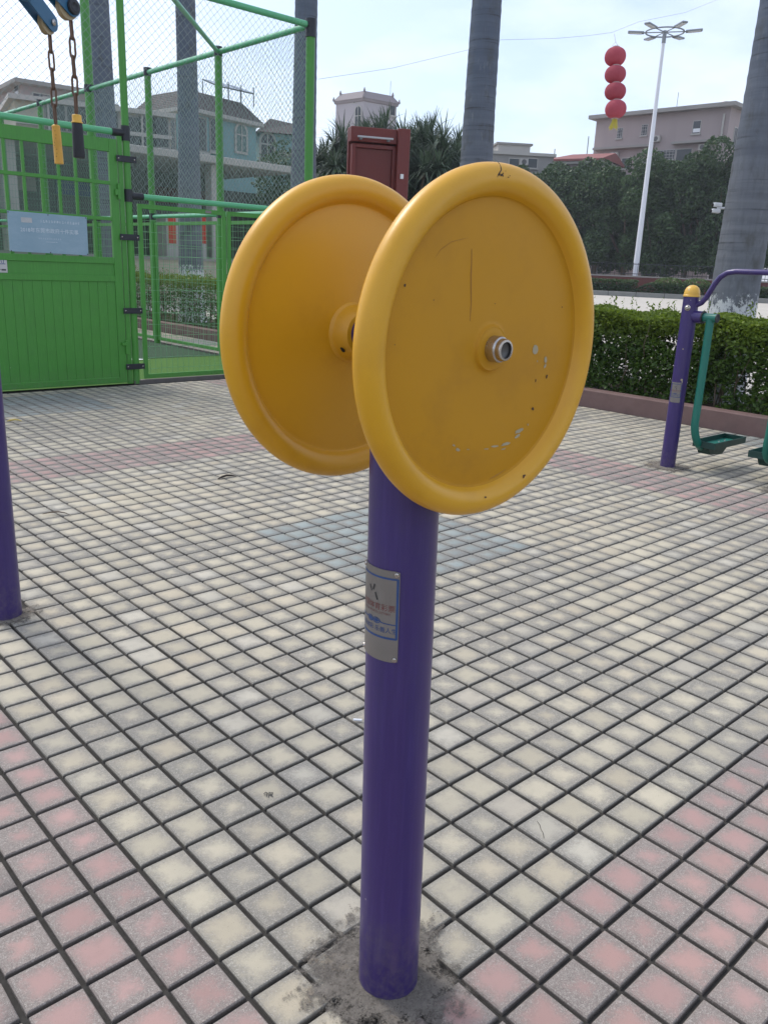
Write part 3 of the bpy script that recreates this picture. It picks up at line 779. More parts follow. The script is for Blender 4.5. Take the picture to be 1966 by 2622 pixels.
# wear on the front wheel
fw, fm = wheels[0]
bvh = BVHTree.FromPolygons([Vector(v) for v in fm.v], fm.f)
C0 = Vector(CAM)
def onto(px, py, lift=.0006):
    for k in range(40):
        d = Vector(ray(px, py + k)).normalized(); hit = bvh.ray_cast(C0, d)
        if hit[0] is not None: break
    return hit[0] + hit[1].normalized() * lift * (1 if hit[1].dot(d) < 0 else -1)
def crop6(x, y): return (540 + .6028 * x) / K, (400 + .6028 * y) / K
def blob(mb, x, y, rx, ry, rot=0, seed=0, n=11, rag=.45):
    r = random.Random(seed * 31 + int(x)); pts = []
    for i in range(n):
        a = 2 * PI * i / n; k = 1 - rag * r.random()
        dx, dy = rx * k * math.cos(a), ry * k * math.sin(a)
        pts.append(onto(*crop6(x + dx * math.cos(rot) - dy * math.sin(rot), y + dx * math.sin(rot) + dy * math.cos(rot))))
    c = onto(*crop6(x, y)); mb.add([c] + pts, [(0, 1 + i, 1 + (i + 1) % n) for i in range(n)])
def scratch(mb, pts, w):
    P = [onto(*crop6(*q), .0005) for q in pts]
    for i in range(len(P) - 1):
        d = P[i + 1] - P[i]; nn = d.cross(D_v).normalized()
        w0 = w * (.35 + .65 * math.sin(PI * i / (len(P) - 1))); w1 = w * (.35 + .65 * math.sin(PI * (i + 1) / (len(P) - 1)))
        mb.add([P[i] - nn * w0 / 2, P[i + 1] - nn * w1 / 2, P[i + 1] + nn * w1 / 2, P[i] + nn * w0 / 2], [(0, 1, 2, 3)])
D_v = Vector(D_)
m = MB(); blob(m, 1376, 822, 13, 24, .1, 1, 9, .25); m.build('paint_chip', M_scuff, fw)
m = MB()
for q in ((1420, 862, 8, 18, .1), (1418, 890, 5, 12, .3), (1305, 1168, 22, 9, -.5), (1300, 1188, 16, 7, -.6), (1318, 1160, 10, 8, 0), (1250, 1222, 24, 8, -.3), (1205, 1232, 22, 5, -.15), (1240, 1243, 14, 4, -.3), (1047, 1247, 13, 8, .6), (1030, 1228, 8, 5, .7), (1090, 1245, 9, 3, 0), (1170, 1243, 14, 3, 0), (1385, 870, 3, 5, 0), (1345, 1140, 4, 6, 0)):
    m = MB(); blob(m, *q, seed=3); m.build('scuff_mark', M_scuff, fw)
m = MB()
for q in ((822, 547, 6, 9, .2), (1378, 953, 3, 8, .2), (1365, 1072, 7, 8, 0), (1425, 935, 4, 12, .2), (1330, 1356, 9, 5, -.3), (1327, 1362, 4, 7, .3), (1165, 1449, 5, 5, 0), (1205, 625, 3, 3, 0), (945, 610, 3, 4, 0), (1490, 640, 3, 4, 0), (780, 800, 3, 3, 0)):
    m = MB(); blob(m, *q, seed=5); m.build('brown_chip', M_chipbrown, fw)
for pts_, w_ in (([(1106, 392), (1105, 440), (1102, 500), (1102, 560), (1103, 620), (1099, 700)], .0030), ([(950, 432), (975, 395), (1020, 362), (1060, 352), (1090, 345)], .0007), ([(1180, 1372), (1215, 1352), (1250, 1330)], .0016)):
    m = MB(); scratch(m, pts_, w_); m.build('scratch', M_scuff_brown, fw)
m = MB(); scratch(m, [(1217, 15), (1222, 28), (1230, 45), (1232, 58), (1226, 66), (1219, 76), (1215, 88)], .0016)
blob(m, 1236, 78, 12, 13, 0, 9, 15, .8); blob(m, 1224, 74, 5, 9, .3, 4, 9, .6)
for q in ((1262, 88, 3, 3), (1268, 82, 2, 3), (1250, 62, 2, 2)): blob(m, *q)
m.build('crack', M_crack, fw)
plate_on_post(stand, ax_main, .0615, math.radians(181), math.radians(43), .758, .929)

# ---- pull station at the left edge: post, two arms with pulleys, chains, grips
LX, LY = .257, .852
pull = thing('shoulder_pull_station', (LX, LY, 0), 'purple post with blue arms, rusty chains and two hanging hand grips at the left', 'exercise machine')
m = MB(); m.cyl((LX, LY, -.01), (LX, LY, 2.66), .0615, n=48); m.build('post', M_purple, pull, 40)
m = MB(); m.lathe([(.064, 0), (.064, .012), (.055, .035), (.03, .055), (0, .06)], (LX, LY, 2.66), (0, 0, 1), 32); m.build('post_cap', M_yellow2, pull, 50)
def link_ring(c, axis_u, axis_v, L, Wd, r):
    pts = []
    for a in arc(22, 0, 2 * PI)[:-1]:
        s_ = math.sin(a); c_ = math.cos(a)
        pinch = 1 - .30 * (1 - abs(s_)) ** 1.2
        pts.append(Vector(c) + Vector(axis_v) * (s_ * L / 2) + Vector(axis_u) * (c_ * Wd / 2 * pinch))
    m = MB(); m.tube(pts, r, 8, closed=True); return m
for n_, (pc, root) in enumerate((((.743, 1.227, 2.300), (LX, LY + .05, 2.60)), ((.713, .947, 2.300), (LX, LY - .04, 2.60)))):
    pc = Vector(pc); root = Vector(root)
    dirv = (pc - root).normalized(); horiz = Vector((dirv.x, dirv.y, 0)).normalized(); side = Vector((-horiz.y, horiz.x, 0))
    m = MB(); m.tube([root - dirv * .05, root + (pc - root) * .72], .026, 20); arm = m.build('arm', M_blue, pull, 40)
    # fork cheeks: rounded plates either side of the pulley
    nrm = side.cross(dirv).normalized()
    for sd in (-1, 1):
        off = side * sd * .0185
        vs = []; N_ = 14
        outl_ = [(-.16, .033), (-.16, -.033)] + [(.033 * math.cos(a), .033 * math.sin(a)) for a in arc(N_, -PI / 2, PI / 2)]
        for th in (-.003, .003):
            for (u_, v_) in outl_: vs.append(pc + dirv * u_ + nrm * v_ + off + side * th)
        k = len(outl_); fs = [tuple(range(k)), tuple(range(2 * k - 1, k - 1, -1))] + [(i, k + i, k + (i + 1) % k, (i + 1) % k) for i in range(k)]
        m = MB(); m.add(vs, fs); m.build('fork_cheek', M_blue, arm)
    m = MB(); m.box(pc - dirv * .15, (.03, .05, .06), M=Matrix((dirv, side, nrm)).transposed(), bev=.004); m.build('fork_block', M_blue, arm)
    m = MB(); m.lathe([(0, -.012), (.040, -.012), (.040, -.009), (.033, -.003), (.033, .003), (.040, .009), (.040, .012), (0, .012)], pc - dirv * .014 - Vector((0, 0, .012)), side, 32); m.build('pulley', mat_paint('pulley_paint', (.36, .29, .17), .5) if n_ == 0 else MATS['pulley_paint'], pull, 40)
    for sd in (-1, 1):
        m = MB()
        if n_ == 0: m.lathe([(.012, .0), (.012, .006), (.008, .009), (.0045, .0095), (.0045, .006)], pc + side * sd * .0215, side * sd, 20)
        else: m.lathe([(.026, .0), (.0265, .006), (.024, .011), (.014, .0125), (.011, .010), (0, .010)], pc + side * sd * .0215, side * sd, 28)
        m.build('axle_bolt', M_steel if n_ == 0 else M_blackpaint, pull, 40)
    # chain: first a plate strip, then open links
    hx = pc + horiz * .005; top = pc.z - .035
    bottom = 1.932 if n_ == 0 else 1.940
    total = top - bottom; L = total / 5 * 1.18
    facing = Vector((A_[0], A_[1], 0)).normalized(); depthv = Vector((D_[0], D_[1], 0)).normalized()
    for i in range(5):
        z = top - total / 5 * (i + .5)
        ua = facing if i % 2 else depthv
        m = link_ring((hx.x, hx.y, z), ua * .95 + Vector((0, 0, .02)), Vector((.03 * random.uniform(-1, 1), .02, 1)).normalized(), L, .027, .0042)
        m.build('chain_link', M_rust, pull, 60)
    # grip
    gz = bottom + .004
    ring = link_ring((hx.x, hx.y, gz - .002), depthv, Vector((0, 0, 1)), .022, .018, .003); ring.build('chain_link', M_rust, pull, 60)
    if n_ == 0:
        m = MB(); m.tube([(hx.x, hx.y, gz - .008), (hx.x, hx.y, gz - .012), (hx.x + .002, hx.y - .001, gz - .09), (hx.x + .003, hx.y - .002, gz - .157)], [.010, .0165, .0175, .0180], 20)
        gp = m.build('hand_grip', mat_paint('worn_yellow_grip', (.62, .34, .05), .5, .70, .12, .4, (.15, .08, .03)), pull, 50)
        m = MB()
        for k_ in range(9):
            z = gz - .018 - .014 * k_ - random.uniform(0, .004); a_ = 225 + 25 * random.uniform(-1, 1); a_ = math.radians(a_)
            P = Vector((hx.x + .001, hx.y, z)); N = Vector((math.cos(a_), math.sin(a_), 0)); m.lathe([(0, .0007), (.0016, .0006)], P + N * .0176, N, 6)
        m.build('rust_pit', M_chipbrown, gp)
    else:
        m = MB(); m.lathe([(0, 0), (.015, 0), (.0175, -.002), (.0178, -.024), (.0215, -.026), (.0215, -.029), (.0175, -.030)], (hx.x, hx.y, gz - .008), (0, 0, 1), 28); m.build('grip_collar', M_yellow2, pull, 40)
        m = MB(); m.lathe([(.018, -.034), (.0195, -.036), (.0205, -.06), (.0215, -.11), (.0225, -.150), (.021, -.157), (.019, -.158), (0, -.158)], (hx.x, hx.y, gz - .004), (0, 0, 1), 28); m.build('hand_grip', M_black, pull, 40)

# ---- air walker at the right edge
RX, RY = 5.242, .722
walk = thing('air_walker', (RX, RY, 0), 'purple air walker with yellow cap, teal leg and dark foot trays at the right', 'exercise machine')
for y, first in ((RY, True), (-.19, False)):
    m = MB(); m.cyl((RX, y, -.01), (RX, y, 1.305), .057, n=40); pst = m.build('post', M_purple, walk, 40)
    m = MB(); m.lathe([(.0615, 0), (.0615, .010), (.0575, .014), (.0575, .022), (.054, .045), (.043, .066), (.024, .080), (0, .085)], (RX, y, 1.302), (0, 0, 1), 40); m.build('post_cap', M_yellow2, walk, 42)
    sgn = -1 if first else 1
    m = MB(); m.cyl((RX, y + sgn * .04, 1.160), (RX, y + sgn * .115, 1.160), .044, n=28); m.build('axle_collar', M_purple, walk, 40)
    m = MB(); m.lathe([(.046, .112), (.046, .122), (0, .122)], (RX, y, 1.16), (0, sgn, 0), 28); m.build('collar_ring', M_black, walk, 40)
    m = MB(); m.cyl((RX, y + sgn * .10, 1.160), (RX, y + sgn * .225, 1.160), .031, n=28); m.build('axle', M_teal, walk, 40)
    m = MB(); m.lathe([(.0325, .222), (.0325, .228), (.022, .229), (.02, .226), (0, .226)], (RX, y, 1.16), (0, sgn, 0), 28); m.build('end_cap', M_black, walk, 40)
    ya = y + sgn * .172
    pts = [(RX, ya, 1.15), (RX + .004, ya, .8), (RX + .004, ya, .42)]
    for a in arc(10, 0, PI / 2 * .95): pts.append((RX + .004 + .17 * (1 - math.cos(a)), ya + sgn * .02 * math.sin(a), .37 - .20 * math.sin(a)))
    pts.append((RX + .42, ya + sgn * .02, .165))
    m = MB(); m.tube(pts, .029, 22); m.build('swing_leg', M_teal, walk, 50)
    # foot tray: shallow open pan with rim, wedge bracket below
    x0, x1 = RX + .075, RX + .575; yc = ya + sgn * .065; hw = .083; zt = .235; zb = .190; tk = .008
    m = MB()
    m.span(x0, x1, yc - hw, yc + hw, zb, zb + tk); m.build('foot_tray', M_teal, walk)
    m = MB()
    m.span(x0, x1, yc - hw - tk, yc - hw, zb - .004, zt); m.span(x0, x1, yc + hw, yc + hw + tk, zb - .004, zt)
    m.span(x0 - tk, x0, yc - hw - tk, yc + hw + tk, zb - .004, zt); m.span(x1, x1 + tk, yc - hw - tk, yc + hw + tk, zb - .004, zt)
    tr = m.build('tray_rim', M_darkgreen, walk)
    m = MB(); ymid = yc - sgn * .02
    m.add([(x0 + .02, ymid - .05, zb - .004), (x0 + .36, ymid - .05, zb - .004), (x0 + .26, ymid - .05, zb - .075), (x0 + .06, ymid - .05, zb - .06),
           (x0 + .02, ymid + .05, zb - .004), (x0 + .36, ymid + .05, zb - .004), (x0 + .26, ymid + .05, zb - .075), (x0 + .06, ymid + .05, zb - .06)],
          [(0, 1, 2, 3), (7, 6, 5, 4), (0, 4, 5, 1), (1, 5, 6, 2), (2, 6, 7, 3), (3, 7, 4, 0)]); m.build('tray_bracket', M_darkgreen, walk)
    for dx in (.30, .40):
        m = MB(); m.lathe([(0, .006), (.006, .005), (.008, 0)], (x0 + dx, yc + .03, zb + tk), (0, 0, 1), 10); m.build('tray_bolt', M_steel, walk, 50)
    if first:
        m = MB(); m.lathe([(.0, .020), (.010, .020), (.014, .016), (.016, .010), (.021, .008), (.022, 0)], (RX - .054, y - .01, 1.222), (-1, -.35, 0), 20); m.build('side_bolt', M_steel, walk, 40)
        for a_, z_, s_ in ((200, .92, 1.0), (222, .69, 1.6), (228, .675, 1.0)):
            a_ = math.radians(a_); N = Vector((math.cos(a_), math.sin(a_), 0)); P = Vector((RX, y, z_)) + N * .0572
            m = MB(); m.lathe([(0, .0004), (.005 * s_, .0003), (.006 * s_, -.001)], P, N, 7); m.build('paint_chip', M_scuff, pst)
hp = [(RX, RY - .03, 1.235), (RX, RY - .085, 1.262), (RX, RY - .115, 1.30), (RX, RY - .165, 1.40), (RX, RY - .20, 1.45), (RX, RY - .25, 1.482), (RX, RY - .31, 1.492)]
hp += [(RX, -.19 + .31, 1.492), (RX, -.19 + .25, 1.482), (RX, -.19 + .20, 1.45), (RX, -.19 + .165, 1.40), (RX, -.19 + .115, 1.30), (RX, -.19 + .085, 1.262), (RX, -.19 + .03, 1.235)]
m = MB(); m.tube(hp, .0195, 18); m.build('handrail', M_purple, walk, 60)
plate_on_post(walk, lambda z: (RX, RY), .057, math.radians(190), math.radians(40), .515, .668, True)

# small litter on the paving
def litter(name, px, py, mk, label, cat):
    p = on_axis(px, py, 2, .002); o = mk(Vector(p)); tag(o, label, cat); return o
def butt(p):
    m = MB(); m.cyl(p + Vector((0, 0, .0045)), p + Vector((.020, -.020, .0045)), .004, n=10); return m.build('cigarette_butt', M_white, None, 40)
litter('c', 763, 1558, butt, 'white cigarette butt lying on the paving left of the foreground post', 'cigarette butt')
def twig(mat, L, ang, w, nm):
    def mk(p):
        m = MB(); d = Vector((math.cos(ang), math.sin(ang), 0)); n_ = Vector((-d.y, d.x, 0))
        pts = [p + d * L * s_ + n_ * .2 * L * math.sin(s_ * 2.4) + Vector((0, 0, .004 + .012 * math.sin(s_ * PI))) for s_ in (0, .25, .5, .75, 1)]
        m.tube(pts, [w * .4, w, w, w * .8, w * .3], 6); return m.build(nm, mat, None, 60)
    return mk
litter('t', 471, 1036, twig(M_crack, .14, -.2, .008, 'dry_leaf'), 'curled dark dry leaf on the paving behind the left wheel', 'leaf')
litter('t', 92, 1112, twig(M_bark, .16, -.9, .004, 'twig'), 'thin brown twig on pale paving right of the left post', 'twig')
M_yleaf = mat_plain('yellow_dry_leaf', (.50, .38, .10), .7, 0, .2, 30)
litter('t', 15, 911, twig(M_yleaf, .12, -.6, .008, 'dry_leaf'), 'small yellow dry leaf beside the left post', 'leaf')

# ================================================================ VEGETATION
def leaf_mesh(name, P, size, mat, parent=None, up=.35, aspect=.5, young=None, droop=0.0, smooth=False):
    """one rhombic, slightly folded leaf per point"""
    n = len(P); P = np.asarray(P)
    d = rng.normal(size=(n, 3)); d[:, 2] = d[:, 2] * .6 + up - droop; d /= np.linalg.norm(d, axis=1)[:, None]
    r = rng.normal(size=(n, 3)); r -= d * (r * d).sum(1)[:, None]; r /= np.linalg.norm(r, axis=1)[:, None]
    nn = np.cross(d, r)
    L = (size * rng.uniform(.65, 1.35, n))[:, None]
    V = np.empty((n, 4, 3))
    V[:, 0] = P - d * L * .5; V[:, 2] = P + d * L * .5
    V[:, 1] = P + r * L * aspect * .5 + nn * L * .09; V[:, 3] = P - r * L * aspect * .5 + nn * L * .09
    F = np.arange(n * 4).reshape(n, 4)
    o = raw_mesh(name, V.reshape(-1, 3), F, mat, parent)
    if young is not None:
        at_ = o.data.attributes.new('young', 'FLOAT', 'FACE'); at_.data.foreach_set('value', np.asarray(young, np.float32))
    return o
# near hedge
HY0, HY1, HX0, HX1, HZ0, HZ1 = -3.0, 21.0, 7.50, 8.12, .16, 1.05
hedge = thing('hedge', (7.8, 3, .12), 'bright green leafy hedge growing behind the reddish kerb', 'hedge')
N = 170000
y = np.where(rng.uniform(0, 1, N) < .55, rng.uniform(-1.2, 4.8, N), rng.uniform(HY0, HY1, N)); s_ = rng.uniform(0, 1, N)
zz = np.where(s_ < .45, HZ1 - np.abs(rng.normal(0, .085, N)), rng.uniform(HZ0, HZ1, N))
xx = rng.uniform(HX0, HX1, N); shell = rng.uniform(0, 1, N) < .45
xx = np.where(shell & (s_ > .45), HX0 + np.abs(rng.normal(0, .07, N)), xx)
bump_ = np.array([noise.noise(Vector((float(a) * .9, float(b) * 2.2, 3))) for a, b in zip(y[:N], zz[:N])])
xx = xx + bump_ * .09
zz = zz + .085 * np.array([noise.noise(Vector((float(a) * 2.6, float(b) * 2.6, 8))) for a, b in zip(y, xx)])
gap = np.array([noise.noise(Vector((float(a) * 3.6, float(b) * 4.2, 5))) for a, b in zip(y, zz)])
keep = (gap < .34) | (zz > .84)
keep &= (rng.uniform(0, 1, N) < np.clip(.6 + (zz - .16) * .9, 0, 1))
near = (y > -1) & (y < 4.6)
keep &= near | (rng.uniform(0, 1, N) < .75)
P = np.stack([xx, y, zz], 1)[keep]
yg = np.clip((P[:, 2] - .70) / .30, 0, 1) * rng.uniform(.35, 1.1, len(P)) + rng.uniform(0, .25, len(P)) ** 2 * 3
stuff(leaf_mesh('foliage', P, .052, M_hedge, hedge, .45, .52, np.clip(yg, 0, 1)))
# upright sprigs poking out of the clipped top
P = []
for k in range(260):
    y0 = random.uniform(-1.5, 16); x0 = random.uniform(HX0, HX1); h = random.uniform(.05, .17)
    for q in range(9): P.append((x0 + random.gauss(0, .013), y0 + random.gauss(0, .013), HZ1 - .04 + (h + .04) * q / 8))
P = np.array(P); stuff(leaf_mesh('sprigs', P, .042, M_hedge, hedge, .9, .5, rng.uniform(.4, 1, len(P))))
m = MB()
for k in range(320):
    y0 = random.uniform(-2.5, 18); x0 = random.uniform(HX0 + .06, HX1 - .05); p0 = Vector((x0, y0, .10))
    p1 = p0 + Vector((random.gauss(0, .05), random.gauss(0, .06), .32)); p2 = p1 + Vector((random.gauss(0, .08), random.gauss(0, .09), .3)); p3 = p2 + Vector((random.gauss(0, .05), random.gauss(0, .06), .22))
    m.tube([p0, p1, p2, p3], [.009, .007, .0045, .002], 5, False)
    m.tube([p1, p1 + Vector((random.gauss(0, .09), random.gauss(0, .12), .3))], [.005, .002], 4, False)
stuff(m.build('stems', M_stem, hedge))

# royal palms in a row behind the hedge
def royal_palm(y, k, label, x=8.42, H=9.5, seed=0, lean=(0, 0)):
    r = random.Random(seed); root = thing('royal_palm', (x, y, .12), label, 'palm tree', 'royal palms in the bed behind the hedge')
    prof = []
    zs = np.arange(.08, H, .055)
    def rad(z): return np.interp(z, [0, .3, 1.2, 2.4, 3.5, 5, H], [.315, .285, .252, .236, .212, .195, .17]) * k
    pts = []; rr = []
    for z in zs:
        ringb = .0022 * math.sin(z * 2 * PI / .16 + 1.2 * math.sin(z * 3 + seed))
        pts.append((x + lean[0] * z + .012 * math.sin(z * .9 + seed), y + lean[1] * z + .012 * math.cos(z * .7 + seed), z)); rr.append(rad(z) + ringb + .003 * r.random())
    m = MB(); m.tube(pts, rr, 28); m.build('trunk', M_trunk, root, 60)
    top = Vector(pts[-1])
    m = MB(); m.tube([top - Vector((0, 0, .1)), top + Vector((0, 0, .3)), top + Vector((0, 0, 1.0)), top + Vector((0, 0, 1.5))], [.17 * k, .2 * k, .13, .05], 16); m.build('crownshaft', M_frond, root, 60)
    V = []; F = []
    for f in range(13):
        a = 2 * PI * f / 13 + r.uniform(-.2, .2); el = r.uniform(.15, 1.1)
        base = top + Vector((0, 0, 1.35)); d = Vector((math.cos(a) * math.cos(el), math.sin(a) * math.cos(el), math.sin(el)))
        side = Vector((-math.sin(a), math.cos(a), 0)); p = base.copy()
        for q in range(34):
            p = p + d * .085; d = (d + Vector((0, 0, -.045))).normalized()
            ll = .62 * math.sin(PI * (q + 3) / 38)
            for sg in (-1, 1):
                tip = p + side * sg * ll * .8 + d * ll * .35 + Vector((0, 0, -.25 * ll)) + Vector((r.gauss(0, .03), r.gauss(0, .03), r.gauss(0, .05)))
                b = len(V); V += [p - d * .018, p + d * .018, tip + d * .006, tip - d * .006]; F.append((b, b + 1, b + 2, b + 3))
    raw_mesh('crown', np.array([tuple(v) for v in V]), np.array(F), M_frond, root)
    return root
royal_palm(1.93, 1.0, 'thick grey palm trunk with whitewashed foot at the right, behind the air walker', seed=1, lean=(.0, -.008))
royal_palm(5.84, .98, 'slate grey palm trunk rising behind the front yellow wheel', seed=2)
royal_palm(9.78, .94, 'grey palm trunk just behind the corner post of the fence', seed=3)
royal_palm(13.65, 1.0, 'ringed grey palm trunk with whitewashed foot seen through the wire panel', seed=4)
royal_palm(17.45, 1.2, 'thick grey palm trunk beside the tall green post at the upper left', seed=5)

def ground_under(px, D):
    """plan position at a depth, on the ground"""
    p = at(px, 640, D); return float(p[0]), float(p[1])

# ---- ficus trees: dense dark wall beyond the far hedge
def blob_points(centres, n, squash=.85):
    out = []
    for (c, r, w) in centres:
        k = int(n * w); d = rng.normal(size=(k, 3)); d /= np.linalg.norm(d, axis=1)[:, None]
        rad = r * (1 - np.abs(rng.normal(0, .17, k)))
        q = d * rad[:, None]; q[:, 2] *= squash; out.append(q + np.array(c))
    return np.concatenate(out)
def ficus_proto(seed, H, W):
    r = random.Random(seed); cs = []
    for i in range(46):
        a = r.uniform(0, 2 * PI); h = r.uniform(.12, 1.0); rr = W * math.sqrt(r.random()) * (1 - .35 * max(0, h - .6) / .4)
        sz = r.uniform(.55, 1.25)
        cs.append(((rr * math.cos(a), rr * math.sin(a), H * (.10 + .82 * h)), sz, sz * sz))
    tot = sum(c[2] for c in cs); cs = [(c, s, w / tot) for c, s, w in cs]
    root = thing('ficus_tree', (0, 0, 0), 'x', 'tree', 'dark ficus trees beyond the far hedge')
    P = blob_points(cs, 24000); P = P[P[:, 2] > .4]
    leaf_mesh('crown', P, .23, M_ficus, root, .3, .6)
    m = MB(); m.tube([(0, 0, -.1), (.05, 0, 1), (0, .1, 2.5), (.1, 0, H * .6)], [.28, .22, .17, .08], 10)
    for k in range(6):
        a = k * 1.05 + r.uniform(-.3, .3); m.tube([(0, .05, 1.4 + .3 * k), (W * .5 * math.cos(a), W * .5 * math.sin(a), 3.0 + .4 * k), (W * .8 * math.cos(a), W * .8 * math.sin(a), 4.2 + .5 * k)], [.1, .07, .03], 7)
    m.build('trunk', M_bark, root, 60)
    return root
fprot = [ficus_proto(21, 9.0, 2.7), ficus_proto(22, 9.4, 3.0), ficus_proto(23, 8.6, 2.6)]
fspots = [(1060, 84, 374, 'leftmost dark ficus tree, just right of the slate grey palm'), (1135, 82, 374, 'dark ficus tree behind the top of the front yellow wheel'), (1208, 80, 366, 'dark ficus tree directly right of the front wheel top'),
          (1275, 79, 360, 'dark ficus tree left of the white lamp mast, under the low red roof'), (1340, 77, 356, 'dark ficus tree directly behind the white lamp mast'), (1405, 76, 350, 'dark ficus tree just right of the white lamp mast'),
          (1470, 75, 344, 'dark ficus tree midway between the lamp mast and the right palm'), (1530, 74, 334, 'dark ficus tree showing left of the right palm trunk'), (1590, 73, 322, 'tallest dark ficus tree, mostly hidden by the right palm trunk'), (1660, 72, 322, 'dark ficus tree at the right edge of the view')]
for i, (px, D, topy, lab) in enumerate(fspots):
    pr_ = fprot[i % 3]; x, y = ground_under(px, D); top = float(at(px, topy, D)[2])
    o = pr_ if i < 3 else copy_tree(pr_)
    o.location = (x, y, 0); o.scale = (1.15, 1.15, top / 8.55); o.rotation_euler.z = i * 1.7; o['label'] = lab

# ---- spiky dracaena-like palms left of centre
def spiky_proto(seed, H, heads):
    r = random.Random(seed); root = thing('spiky_palm', (0, 0, 0), 'x', 'palm tree', 'spiky palms behind the red signboard')
    V = []; F = []; m = MB(); m.tube([(0, 0, -.1), (.03, 0, H * .3), (0, .05, H * .6)], [.13, .11, .09], 8)
    for h in range(heads):
        a = r.uniform(0, 2 * PI); rr = r.uniform(.1, 1.25); z = H * r.uniform(.40, .97) if h else H
        c = Vector((rr * math.cos(a), rr * math.sin(a), z)) if h else Vector((0, 0, H))
        st = Vector((0, 0, H * r.uniform(.25, .55))); m.tube([st, (st + c) / 2 + Vector((c.x * .2, c.y * .2, -.2)), c], [.07, .055, .04], 6, False)
        nb = 80; Lh = r.uniform(.75, 1.15)
        for b_ in range(nb):
            aa = r.uniform(0, 2 * PI); el = r.uniform(-1.2, 1.35); L = Lh * r.uniform(.75, 1.1)
            d = Vector((math.cos(aa) * math.cos(el), math.sin(aa) * math.cos(el), math.sin(el)))
            s2 = d.cross(Vector((0, 0, 1))).normalized() * .017
            p0 = c.copy(); p1 = c + d * L * .55; p2 = c + d * L + Vector((0, 0, -.28 * L * math.cos(el)))
            k = len(V); V += [p0 - s2 * .6, p0 + s2 * .6, p1 + s2 * 1.3, p1 - s2 * 1.3, p2 + s2 * .15, p2 - s2 * .15]
            F += [(k, k + 1, k + 2, k + 3), (k + 3, k + 2, k + 4, k + 5)]
    raw_mesh('crown', np.array([tuple(v) for v in V]), np.array(F), M_spiky, root); m.build('trunk', M_bark, root, 60)
    return root
sprot = [spiky_proto(31, 6.0, 26), spiky_proto(32, 6.0, 22), spiky_proto(33, 6.0, 30)]
sspots = [(705, 33, 300, 'dark spiky palm beside the fence corner post'), (742, 31, 262, 'spiky palm at the left foot of the tiled tower'), (790, 34, 250, 'spiky palm in front of the tower behind the red signboard'),
          (835, 33, 234, 'tall spiky palm reaching up against the right side of the tower'), (872, 30, 262, 'spiky palm above the right end of the red signboard'), (905, 34, 250, 'spiky palm right of the red signboard against the sky'),
          (935, 32, 246, 'tallest spiky palm between the signboard and the slate grey palm'), (960, 30, 262, 'drooping spiky palm left of the slate grey palm trunk'), (985, 31, 300, 'spiky palm partly hidden by the slate grey palm trunk'), (1000, 36, 290, 'spiky palm low beside the slate grey trunk, farthest right of its group')]
for i, (px, D, topy, lab) in enumerate(sspots):
    top = at(px, topy, D); o = sprot[i % 3] if i < 3 else copy_tree(sprot[i % 3])
    k = (float(top[2]) + .1) / 6.75
    o.location = (float(top[0]), float(top[1]), 0); o.scale = (1.15, 1.15, k); o.rotation_euler.z = i * 2.1; o['label'] = lab
# low dark greenery under the spiky palms
def bush(name, centre, size, n, leaf, mat, label, cat, seed=1, group=None):
    root = thing(name, (centre[0], centre[1], 0), label, cat, group); r = random.Random(seed); cs = []
    for i in range(14):
        s_ = r.uniform(.35, .6); cs.append(((centre[0] + r.uniform(-.6, .6) * size[0], centre[1] + r.uniform(-.6, .6) * size[1], size[2] * r.uniform(.2, .85)), s_ * max(size[0], size[1]), 1 / 14))
    P = blob_points(cs, n, size[2] / max(size[0], size[1]) * .6); P = P[P[:, 2] > .05]
    leaf_mesh('foliage', P, leaf, mat, root, .3, .5); m = MB()
    m.tube([(centre[0], centre[1], -.05), (centre[0], centre[1], size[2] * .6)], [.06, .03], 6); m.build('stem', M_bark, root)
    return root
for i, (px, D, h, lab) in enumerate(((712, 31.5, 4.3, 'dense dark shrub below the spiky palm by the fence corner'), (775, 33, 3.6, 'dense dark shrub hidden mostly behind the red signboard'), (905, 31, 4.6, 'dense dark shrub right of the red signboard'), (955, 33, 4.5, 'dense dark shrub between the signboard and the slate grey trunk'), (1010, 33, 3.0, 'dense dark shrub just right of the slate grey trunk'))):
    x, y = ground_under(px, D); bush('shrub', (x, y), (1.5, 1.5, h), 5200, .17, M_ficus, lab, 'shrub', 40 + i, 'shrubs under the spiky palms')

# ---- far clipped hedge beside the roadway, with grey kerb in front
def seg_frame(p, q):
    p = Vector(p); q = Vector(q); d = (q - p); L = d.length; d.normalize(); n_ = Vector((-d.y, d.x, 0)); return p, d, n_, L
FA = Vector((54.06 - 5.6 * 3.4, 34.14 + 10.08 * 3.4, 0)); FB = Vector((59.65 + 5.6 * 2.0, 24.06 - 10.08 * 2.0, 0))
p0, dv, nv, Ltot = seg_frame(FA, FB)
if nv.dot(Vector((D_[0], D_[1], 0))) < 0: nv = -nv
M2 = Matrix((dv, nv, Vector((0, 0, 1)))).transposed()
root = MB(); root.box(p0 + dv * Ltot / 2 + nv * .15 + Vector((0, 0, .14)), (Ltot, .30, .36), M=M2)
fk = struct(root.build('kerb', M_joint), 'grey kerb at the far side of the roadway', 'kerb')
for i in range(int(Ltot / 2)):
    m = MB(); m.box(p0 + dv * (2 * i + 1) + nv * .14 + Vector((0, 0, .155)), (1.97, .32, .36), M=M2, bev=.02); m.build('kerb_stone', M_greykerb, fk)
